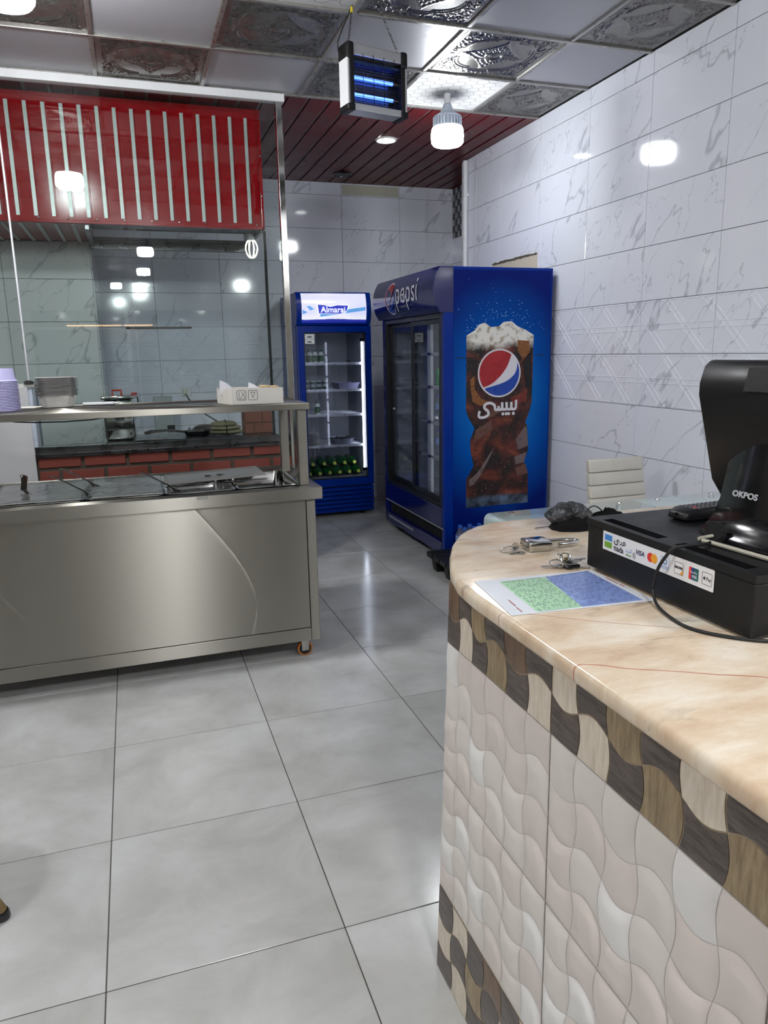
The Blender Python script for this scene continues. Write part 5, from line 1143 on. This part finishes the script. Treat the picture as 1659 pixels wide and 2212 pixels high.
kd(rrect(0.238,0.2445,0.008,0.029,0.0015), M_KR, 'card_mark'); kd(rrect(0.2435,0.252,0.008,0.029,0.0015), col('ink_deep_blue',30,60,110), 'card_mark', 0.0008); kd(rrect(0.2505,0.260,0.008,0.029,0.0015), M_KD, 'card_mark', 0.0009)
text('UnionPay', 0.0052, M_STK, 'sticker_lettering', stk, KM(0.0011) @ Matrix.Translation((0.249,0.021,0)), ext=0.00005, sx=0.8); text('\u94f6\u8054', 0.006, M_STK, 'sticker_lettering', stk, KM(0.0011) @ Matrix.Translation((0.2515,0.0135,0)), ext=0.00005)
kring(0.268,0.290,0.008,0.029,M_K3); kd(circ(0.2735,0.0185,0.0026,14), M_K3, 'card_mark'); kd(circ(0.2763,0.0190,0.0011,10), M_STK, 'card_mark', 0.0009); kd([(0.2735,0.0214),(0.2745,0.0230),(0.2752,0.0228),(0.2742,0.0214)], M_K3, 'card_mark'); ktext('Pay', 0.0095, 0.2828, 0.0183, sx=0.8, off=0.0)

# ---- POS terminal
ps = thing('pos_terminal', 'glossy black point of sale monitor on a flared stand above the cash drawer', 'pos terminal', (1.03,0.935,1.166))
PYC = 0.935
prof = [(1.167,0.948,0.122),(1.174,0.950,0.121),(1.184,0.962,0.119),(1.20,0.974,0.117),(1.23,0.984,0.115),(1.28,0.992,0.113),(1.33,0.998,0.110),(1.355,1.001,0.106),(1.368,1.003,0.10),(1.376,1.006,0.09),(1.379,1.010,0.078)]
vs = []; fs = []; NS = 12
for z, x, hw in prof:
    for k in range(NS+1):
        s = -1+2*k/NS; vs.append((x+0.018*s*s, PYC-hw*s, z))
    for k in range(NS+1):
        s = 1-2*k/NS; vs.append((x+0.03+0.02*s*s+(0.09 if z < 1.176 else 0.09*max(0,1-(z-1.176)/0.03)), PYC-hw*s, z))
m_ = 2*(NS+1)
for i in range(len(prof)-1): fs += [(i*m_+k, i*m_+(k+1)%m_, (i+1)*m_+(k+1)%m_, (i+1)*m_+k) for k in range(m_)]
fs += [tuple(range(m_))[::-1], tuple((len(prof)-1)*m_+k for k in range(m_))]
sd = MB().add(vs, fs).build('stand', M_GBLACK, ps, smooth=True)
MB().lathe([(0.022,-0.004),(0.022,0.004)], 0.9505,1.0,1.176, 16, axis='x').build('cable_hole', M_DARKINT, sd)
text('OKPOS', 0.0145, P('silver_lettering', srgb(190,192,198), 0.4, 0.3), 'brand_lettering', sd, frame((0.9842,0.976,1.246), (0.02,-1,0), (0.17,0,1)), ext=0.0006, sx=1.15, off=0.0005)
# monitor: tilted slab with a rounded back
mt = bpy.data.objects.new('monitor', None)
tilt = math.radians(17); vx = Vector((-math.sin(tilt),0,math.cos(tilt))); wx = Vector((-math.cos(tilt),0,-math.sin(tilt))); O0 = Vector((1.092,0,1.212))
pf_ = [(0,0.0),(0.275,0.0),(0.278,0.012),(0.272,0.026),(0.245,0.044),(0.225,0.050),(0.06,0.054),(0.02,0.04),(0,0.014)]
vs = [O0+vx*a+wx*b+Vector((0,PYC-0.165,0)) for a, b in pf_]+[O0+vx*a+wx*b+Vector((0,PYC+0.165,0)) for a, b in pf_]; n = len(pf_)
mo = MB().add(vs, [tuple(range(n)), tuple(range(n,2*n))[::-1]]+[(i,(i+1)%n,n+(i+1)%n,n+i) for i in range(n)]).build('monitor', M_BLACK, ps, bevel=0.006, seg=3, smooth=True)
bpy.data.objects.remove(mt)
vs = [O0+vx*a+wx*b+Vector((0,PYC+c,0)) for a, b, c in ((0.012,-0.0012,-0.155),(0.263,-0.0012,-0.155),(0.263,-0.0012,0.155),(0.012,-0.0012,0.155),(0.012,0.001,-0.155),(0.263,0.001,-0.155),(0.263,0.001,0.155),(0.012,0.001,0.155))]
MB().add(vs, [(0,1,2,3),(7,6,5,4),(0,4,5,1),(1,5,6,2),(2,6,7,3),(3,7,4,0)]).build('screen', P('screen_off', srgb(6,7,9), 0.08), mo)
def onback(a, b, c): return O0+vx*a+wx*b+Vector((0,c,0))
vs = [onback(a,b,c) for a, b, c in ((0.236,0.0492,PYC-0.06),(0.236,0.0492,PYC+0.055),(0.272,0.0285,PYC+0.055),(0.272,0.0285,PYC-0.06),(0.236,0.051,PYC-0.06),(0.236,0.051,PYC+0.055),(0.272,0.0305,PYC+0.055),(0.272,0.0305,PYC-0.06))]
MB().add(vs, [(0,1,2,3),(7,6,5,4),(0,4,5,1),(1,5,6,2),(2,6,7,3),(3,7,4,0)]).build('back_hatch', M_MBLACK, mo, bevel=0.0008)
vs = [onback(a,b,c) for a, b, c in ((0.178,0.0505,PYC-0.03),(0.178,0.0505,PYC+0.075),(0.196,0.0505,PYC+0.072),(0.196,0.0505,PYC-0.03),(0.178,0.0535,PYC-0.03),(0.178,0.0535,PYC+0.075),(0.196,0.0530,PYC+0.072),(0.196,0.0530,PYC-0.03))]
MB().add(vs, [(0,1,2,3),(7,6,5,4),(0,4,5,1),(1,5,6,2),(2,6,7,3),(3,7,4,0)]).build('port_cover', M_MBLACK, mo)
def spl(pts, n=6):
    out = []; p = [Vector(x) for x in pts]; p = [p[0]]+p+[p[-1]]
    for i in range(1, len(p)-2):
        for k in range(n):
            t = k/n; a, b, c, d = p[i-1], p[i], p[i+1], p[i+2]
            out.append(0.5*((2*b)+(-a+c)*t+(2*a-5*b+4*c-d)*t*t+(-a+3*b-3*c+d)*t**3))
    out.append(p[-2]); return out
o = MB().tube(spl([(0.955,0.985,1.176),(0.93,0.978,1.172),(0.895,0.965,1.171),(0.858,0.968,1.1715),(0.842,0.976,1.167),(0.835,0.985,1.152),(0.832,1.0,1.125),(0.831,1.008,1.09),(0.824,0.99,1.068),(0.81,0.945,1.0635),(0.803,0.885,1.0635),(0.83,0.835,1.0635),(0.88,0.795,1.0635),(0.95,0.78,1.0635)]), 0.0028, 8).build('data_cable', M_RUBBER, None, smooth=True)
tag(o, 'thin black cable looping from the stand over the cash drawer front', 'cable')
M_BEIGE = P('beige_cable', srgb(170,166,150), 0.5)
o = MB().tube(spl([(0.957,1.0,1.1735),(0.935,1.005,1.1705),(0.918,1.004,1.1695)]), 0.0033, 8).build('short_cable', M_BEIGE, None, smooth=True); tag(o, 'short beige cable end beside the cable hole of the stand', 'cable')
o = MB().tube(spl([(0.912,0.988,1.1705),(0.917,0.95,1.1705),(0.92,0.90,1.1705),(0.925,0.85,1.1705),(0.94,0.80,1.1705)]), 0.0038, 8).build('power_cable', M_BEIGE, None, smooth=True); tag(o, 'longer beige cable lying across the cash drawer top', 'cable')
# ---- remote control
rm = thing('remote_control', 'black remote control lying on the cash drawer behind the stand', 'remote control', (0.985,1.143,1.166), math.radians(3))
MB().prism([(0,0.004),(0.004,0.018),(0.02,0.024),(0.15,0.022),(0.15,0.003),(0.02,0.0)], 'y', -0.025, 0.025).build('case', M_BLACK, rm, local=True, bevel=0.005, seg=3, smooth=True)
MB().lathe([(0.006,-0.001),(0.005,0.003)], 0.003,0.0,0.011, 12, axis='x').build('sensor', M_GBLACK, rm, local=True)
bt = MB().box(-0.0035,0.0035,-0.004,0.004,0,0.003).mesh('button', M_DSTEEL, bevel=0.001, seg=1); btr = bt.copy(); btr.materials.clear(); btr.materials.append(P('red_button', srgb(170,40,44), 0.4))
for i in range(10):
    for j in range(4):
        o = bpy.data.objects.new('button', btr if (i, j) == (1, 1) else bt); C.objects.link(o); o.parent = rm; o.location = (0.03+0.011*i,-0.0165+0.011*j,0.0225)
# ---- paper price list
pp = thing('price_list', 'laminated price sheet with green and blue tables half under the cash drawer', 'paper sheet', (0.7,1.13,CZ))
MB().add([(0.597,1.236,CZ+0.0006),(0.573,1.042,CZ+0.0006),(0.846,1.016,CZ+0.0006),(0.849,1.215,CZ+0.0006),(0.597,1.236,CZ+0.0012),(0.573,1.042,CZ+0.0012),(0.846,1.016,CZ+0.0012),(0.849,1.215,CZ+0.0012)], [(3,2,1,0),(4,5,6,7),(0,1,5,4),(1,2,6,5),(2,3,7,6),(3,0,4,7)]).build('sheet', P('laminated_paper', srgb(216,220,226), 0.22, var=0.02), pp)
MP = Matrix.Translation((0,0,CZ+0.0013))
tg_ = decal([(0.64,1.215),(0.622,1.042),(0.707,1.035),(0.737,1.208)][::-1], MP, P('print_green', srgb(168,212,170), 0.3, var=0.03), 'green_table', pp, 0.0001)
tb_ = decal([(0.737,1.208),(0.707,1.035),(0.826,1.027),(0.837,1.214)][::-1], MP, P('print_blue', srgb(128,150,206), 0.3, var=0.03), 'blue_table', pp, 0.0001)
random.seed(21); mb = MB()
def dash(x0, y0, x1, y1, w):
    d = Vector((x1-x0,y1-y0,0)).normalized(); n_ = Vector((-d.y,d.x,0))*w/2; a, b = Vector((x0,y0,CZ+0.00155)), Vector((x1,y1,CZ+0.00155)); mb.add([a-n_,b-n_,b+n_,a+n_], [(0,1,2,3)])
for k in range(30):      # text rows run across the tables
    f = (k+0.5)/30; xa, xb = 0.643+0.192*f, 0.625+0.199*f; y = 1.211
    xs_ = lambda yy: xb+(xa-xb)*(yy-1.034)/(1.212-1.034)
    while y > 1.045:
        L = random.uniform(0.006,0.016); y2 = max(y-L, 1.04)
        if random.random() < 0.75: dash(xs_(y), y, xs_(y2), y2, 0.0013)
        y = y2-random.uniform(0.004,0.012)
    dash(xs_(1.211)+0.0032, 1.211, xs_(1.038)+0.0032, 1.038, 0.00035)
for j in range(6):
    yy = 1.211-0.034*j; dash(0.641-0.003*j, yy, 0.836-0.002*j, yy-0.004, 0.0004)
tag(mb.build('printed_rows', P('print_dark_blue', srgb(50,56,92), 0.4), pp), kind='stuff')
mb = MB()
for (a, b, c, d) in ((0.8435,1.16,0.8425,1.12),(0.843,1.117,0.842,1.10),(0.606,1.115,0.602,1.08),(0.60,1.074,0.598,1.05)): dash(a,b,c,d,0.0022)
mb.build('red_heading', P('print_red', srgb(150,40,44), 0.4), pp)
# ---- padlock with key, key bunch, mesh pouch
pk = thing('padlock', 'chrome padlock lying on the counter with its key still in it', 'padlock', (0.802,1.405,CZ), math.radians(-6))
MB().box(0,0.056,-0.027,0.027,0.0005,0.0225).build('lock_body', M_CHROME, pk, local=True, bevel=0.004, seg=3, smooth=True)
MB().tube([(0.05,0.017,0.0115),(0.10,0.017,0.0115),(0.118,0.013,0.0115),(0.127,0.004,0.0115),(0.127,-0.004,0.0115),(0.118,-0.013,0.0115),(0.10,-0.017,0.0115),(0.075,-0.017,0.0115)], 0.0048, 10).build('shackle', M_CHROME, pk, local=True, smooth=True)
MB().lathe([(0.0085,-0.0025),(0.0085,0.001)], 0.0,-0.002,0.0115, 18, axis='x').build('key_cylinder', M_STEEL2, pk, local=True)
for y in (0.019,-0.019): MB().lathe([(0.0028,-0.0004),(0.0028,0.001)], 0.0,y,0.011, 12, axis='x').build('pin_hole', M_DARKINT, pk, local=True)
ky = MB().box(-0.024,-0.0022,-0.0045,0.0005,0.009,0.0115).lathe([(0.009,-0.0012),(0.009,0.0012)], -0.021,-0.002,0.0105, 16, axis='y').build('key', M_CHROME, pk, local=True)
MB().tube([(-0.038+0.019*math.cos(a),-0.004+0.018*math.sin(a),0.0055+0.004*math.cos(a)) for a in [2*PI*k/24 for k in range(24)]], 0.0013, 6, closed=True).build('split_ring', M_STEEL2, ky, local=True)
MB().box(-0.045,-0.02,-0.03,-0.022,0.0006,0.0026).lathe([(0.009,0),(0.009,0.002)], -0.02,-0.026,0.0007, 14).build('spare_key', M_STEEL2, ky, local=True)
kb = thing('key_bunch', 'bunch of metal keys with a black fob on the counter beside the cash drawer', 'keys', (0.81,1.262,CZ))
def ring_(cx, cy, cz, r, tx, nm): MB().tube([(cx+r*math.cos(a),cy+r*math.sin(a)*math.cos(tx),cz+abs(r*math.sin(tx))*math.sin(a)) for a in [2*PI*k/28 for k in range(28)]], 0.0014, 6, closed=True).build(nm, M_STEEL2, kb, local=True)
ring_(-0.008,0.004,0.006,0.017,0.2,'split_ring'); ring_(0.012,0.008,0.014,0.012,0.9,'split_ring'); ring_(0.0,0.012,0.016,0.007,1.1,'split_ring')
def key_(x, y, z, ang, nm='key'):
    c, s = math.cos(ang), math.sin(ang); mbk = MB()
    pr_ = [(0.0,-0.008),(0.004,-0.010),(0.014,-0.010),(0.018,-0.004),(0.042,-0.004),(0.046,0.0),(0.042,0.003),(0.038,0.0015),(0.033,0.004),(0.028,0.002),(0.018,0.004),(0.014,0.010),(0.004,0.010),(0.0,0.008)]
    mbk.prism([(x+p[0]*c-p[1]*s, y+p[0]*s+p[1]*c) for p in pr_], 'z', z, z+0.0018).build(nm, M_STEEL2, kb, local=True)
key_(0.004,-0.012,0.001,-0.5); key_(-0.004,-0.008,0.0035,2.9); key_(0.006,0.0,0.006,0.15); key_(0.008,0.010,0.0085,0.7); key_(0.01,0.004,0.011,-0.1)
MB().box(-0.008,0.026,-0.028,-0.012,0.0006,0.0095).build('fob', M_GBLACK, kb, local=True, bevel=0.004, seg=3, smooth=True)
MB().lathe([(0.004,0),(0.004,0.003)], 0.012,0.006,0.0135, 12).build('brass_stud', P('brass', srgb(190,160,70), 0.3, 1.0), kb, local=True)
def net_mat():
    m, nt, b = newmat('black_net'); out = nt.nodes['Material Output']
    tc = N(nt, 'ShaderNodeTexCoord'); nz = N(nt, 'ShaderNodeTexNoise'); setin(nz, {'Scale': 45.0, 'Detail': 6.0, 'Distortion': 1.5}); nt.links.new(tc.outputs['Object'], nz.inputs['Vector'])
    r = N(nt, 'ShaderNodeMapRange'); setin(r, {'From Min': 0.38, 'From Max': 0.6, 'To Min': 0.3, 'To Max': 1.0}); nt.links.new(nz.outputs['Fac'], r.inputs['Value'])
    setin(b, {'Base Color': (0.012,0.012,0.013,1), 'Roughness': 0.6}); tr = N(nt, 'ShaderNodeBsdfTransparent'); mx = N(nt, 'ShaderNodeMixShader')
    nt.links.new(r.outputs[0], mx.inputs[0]); nt.links.new(tr.outputs[0], mx.inputs[1]); nt.links.new(b.outputs[0], mx.inputs[2]); nt.links.new(mx.outputs[0], out.inputs[0]); return m
M_NET = net_mat(); M_CLOTHB = P('black_fabric', srgb(9,9,10), 0.9, bump=0.4, bscale=150, spec=0.15)
pu = thing('mesh_pouch', 'crumpled black mesh drawstring pouch on the counter behind the padlock', 'pouch', (1.05,1.55,CZ))
def crum(cx, cy, rx, ry, h, seed, amp):
    def fn(s, t):
        a = 2*PI*s; rr = 1-t
        k = 1+amp*mnoise.noise(Vector((math.cos(a)*1.6+seed, math.sin(a)*1.6, 0)))
        z = h*(1-rr**2.4)*(1+1.2*amp*mnoise.noise(Vector((math.cos(a)*rr*3+seed, math.sin(a)*rr*3, 1.0))))+0.05*h*mnoise.noise(Vector((math.cos(a)*rr*9, math.sin(a)*rr*9, seed)))
        return (cx+rx*k*rr*math.cos(a), cy+ry*k*rr*math.sin(a), CZ+0.0015+max(0,z))
    return MB().grid(44, 14, fn)
crum(1.025,1.545,0.085,0.048,0.028,3.0,0.35).build('lower_fold', M_CLOTHB, pu, smooth=True)
blob(1.02,1.57,CZ+0.028,0.055,0.036,0.031,7.0,0.32,40,20).build('net_bag', M_NET, pu, smooth=True)
crum(1.135,1.565,0.06,0.03,0.03,12.0,0.5).build('tail_fold', M_CLOTHB, pu, smooth=True)
MB().tube(spl([(1.06,1.56,CZ+0.026),(1.075,1.562,CZ+0.042),(1.095,1.565,CZ+0.045),(1.115,1.566,CZ+0.032),(1.12,1.566,CZ+0.02)]), 0.0016, 6).build('drawstring', M_BLACK, pu)
MB().tube(spl([(0.965,1.56,CZ+0.006),(0.945,1.568,CZ+0.003),(0.925,1.57,CZ+0.002)]), 0.001, 5).build('loose_thread', M_BLACK, pu)

# ================================================================= DESKS, CHAIR, STOOL
M_DESK = P('pale_bent_glass', srgb(188,206,206), 0.08, var=0.02, rvar=0.02, coat=0.5)
def bent_desk(label, x0, x1, left, right):
    t = thing('glass_desk', label, 'desk', ((x0+x1)/2,2.72,0), group='pale glass desks by the right wall')
    r = 0.03; o_, i_ = [], []
    def corner(cx, cz, a0, a1, rr): return [(cx+rr*math.cos(math.radians(a0+(a1-a0)*k/6)), cz+rr*math.sin(math.radians(a0+(a1-a0)*k/6))) for k in range(7)]
    th = 0.012
    outer = ([(x0,0.001)]+corner(x0+r,0.76-r,180,90,r) if left else [(x0,0.76-th),(x0,0.76)])+(corner(x1-r,0.76-r,90,0,r)+[(x1,0.001)] if right else [(x1,0.76),(x1,0.76-th)])
    inner = ([(x1-th,0.001)]+corner(x1-r,0.76-r,0,90,r-th) if right else [])+(corner(x0+r,0.76-r,90,180,r-th)+[(x0+th,0.001)] if left else [])
    MB().prism(outer+inner, 'y', 2.45, 3.0).build('bent_glass', M_DESK, t, smooth=True, bevel=0.002)
    if not left: MB().box(x0+0.02,x0+0.06,2.5,2.54,0.001,0.747).box(x0+0.02,x0+0.06,2.9,2.94,0.001,0.747).build('leg', M_ALU, t)
    if not right: MB().box(x1-0.06,x1-0.02,2.5,2.54,0.001,0.747).build('leg', M_ALU, t); 
    if not right: MB().box(x1-0.06,x1-0.02,2.9,2.94,0.001,0.747).build('leg', M_ALU, t)
    for x, y in ((x0+0.12,2.955),(x1-0.1,2.955)): MB().lathe([(0.014,0),(0.013,0.003),(0.001,0.004)], x,y,0.7605, 16).build('bolt_cap', M_CHROME, t, smooth=True)
    return t
bent_desk('pale blue bent glass desk with its rounded left end next to the cola fridge', 1.495, 2.304, True, False)
bent_desk('pale blue glass desk against the right wall in front of the white chair', 2.308, 2.86, False, True)
ch = thing('chair', 'white ribbed leatherette chair standing behind the glass desks', 'chair', (2.47,3.3,0))
M_LEA = P('worn_white_leatherette', srgb(196,192,182), 0.55, var=0.12, scale=9, bump=0.25, bscale=90)
for k in range(5):
    z0 = 0.565+0.069*k; hw0 = 0.183-0.0022*k
    MB().add([(2.475-hw0,3.30+0.012*k,z0),(2.475+hw0,3.30+0.012*k,z0),(2.475+hw0-0.002,3.312+0.012*k,z0+0.067),(2.475-hw0+0.002,3.312+0.012*k,z0+0.067),(2.475-hw0,3.34+0.012*k,z0),(2.475+hw0,3.34+0.012*k,z0),(2.475+hw0-0.002,3.35+0.012*k,z0+0.067),(2.475-hw0+0.002,3.35+0.012*k,z0+0.067)], [(0,1,2,3),(7,6,5,4),(0,4,5,1),(1,5,6,2),(2,6,7,3),(3,7,4,0)]).build('backrest_band', M_LEA, ch, bevel=0.008, seg=3, smooth=True)
MB().add([(2.30,3.325,0.46),(2.65,3.325,0.46),(2.63,3.385,0.895),(2.32,3.385,0.895),(2.30,3.337,0.46),(2.65,3.337,0.46),(2.63,3.397,0.895),(2.32,3.397,0.895)], [(0,1,2,3),(7,6,5,4),(0,4,5,1),(1,5,6,2),(2,6,7,3),(3,7,4,0)]).build('backrest_shell', M_LEA, ch, bevel=0.004)
MB().box(2.285,2.665,3.03,3.34,0.43,0.475).build('seat', M_LEA, ch, bevel=0.014, seg=3, smooth=True)
for x in (2.31,2.64):
    for y in (3.06,3.33): MB().lathe([(0.011,0.001),(0.014,0.43)], x,y,0, 12).build('leg', M_CHROME, ch, smooth=True)
sl = thing('stool', 'wooden stool with a splayed brown leg at the left edge of the picture', 'stool', (-0.78,1.985,0))
M_BRW = P('brown_wood', srgb(112,92,58), 0.45, var=0.2, scale=12, stretch=(4,4,0.6))
MB().lathe([(0.001,0.0),(0.165,0.0),(0.175,0.012),(0.17,0.03),(0.001,0.034)], -0.78,1.985,0.44, 32).build('seat', M_BRW, sl, smooth=True)
for sx, sy in ((1,0),(0,1),(-1,0),(0,-1)):
    f0 = Vector((-0.78+0.318*sx,1.985+0.318*sy,0.022)); f1 = Vector((-0.78+0.13*sx,1.985+0.13*sy,0.44))
    l = MB().tube([f0,f1], [0.017,0.02], 16).build('leg', M_BRW, sl, smooth=True)
    MB().lathe([(0.021,0.0005),(0.023,0.006),(0.021,0.012),(0.022,0.018),(0.018,0.026)], f0.x,f0.y,0, 16).build('foot_cap', M_GBLACK, l, smooth=True)
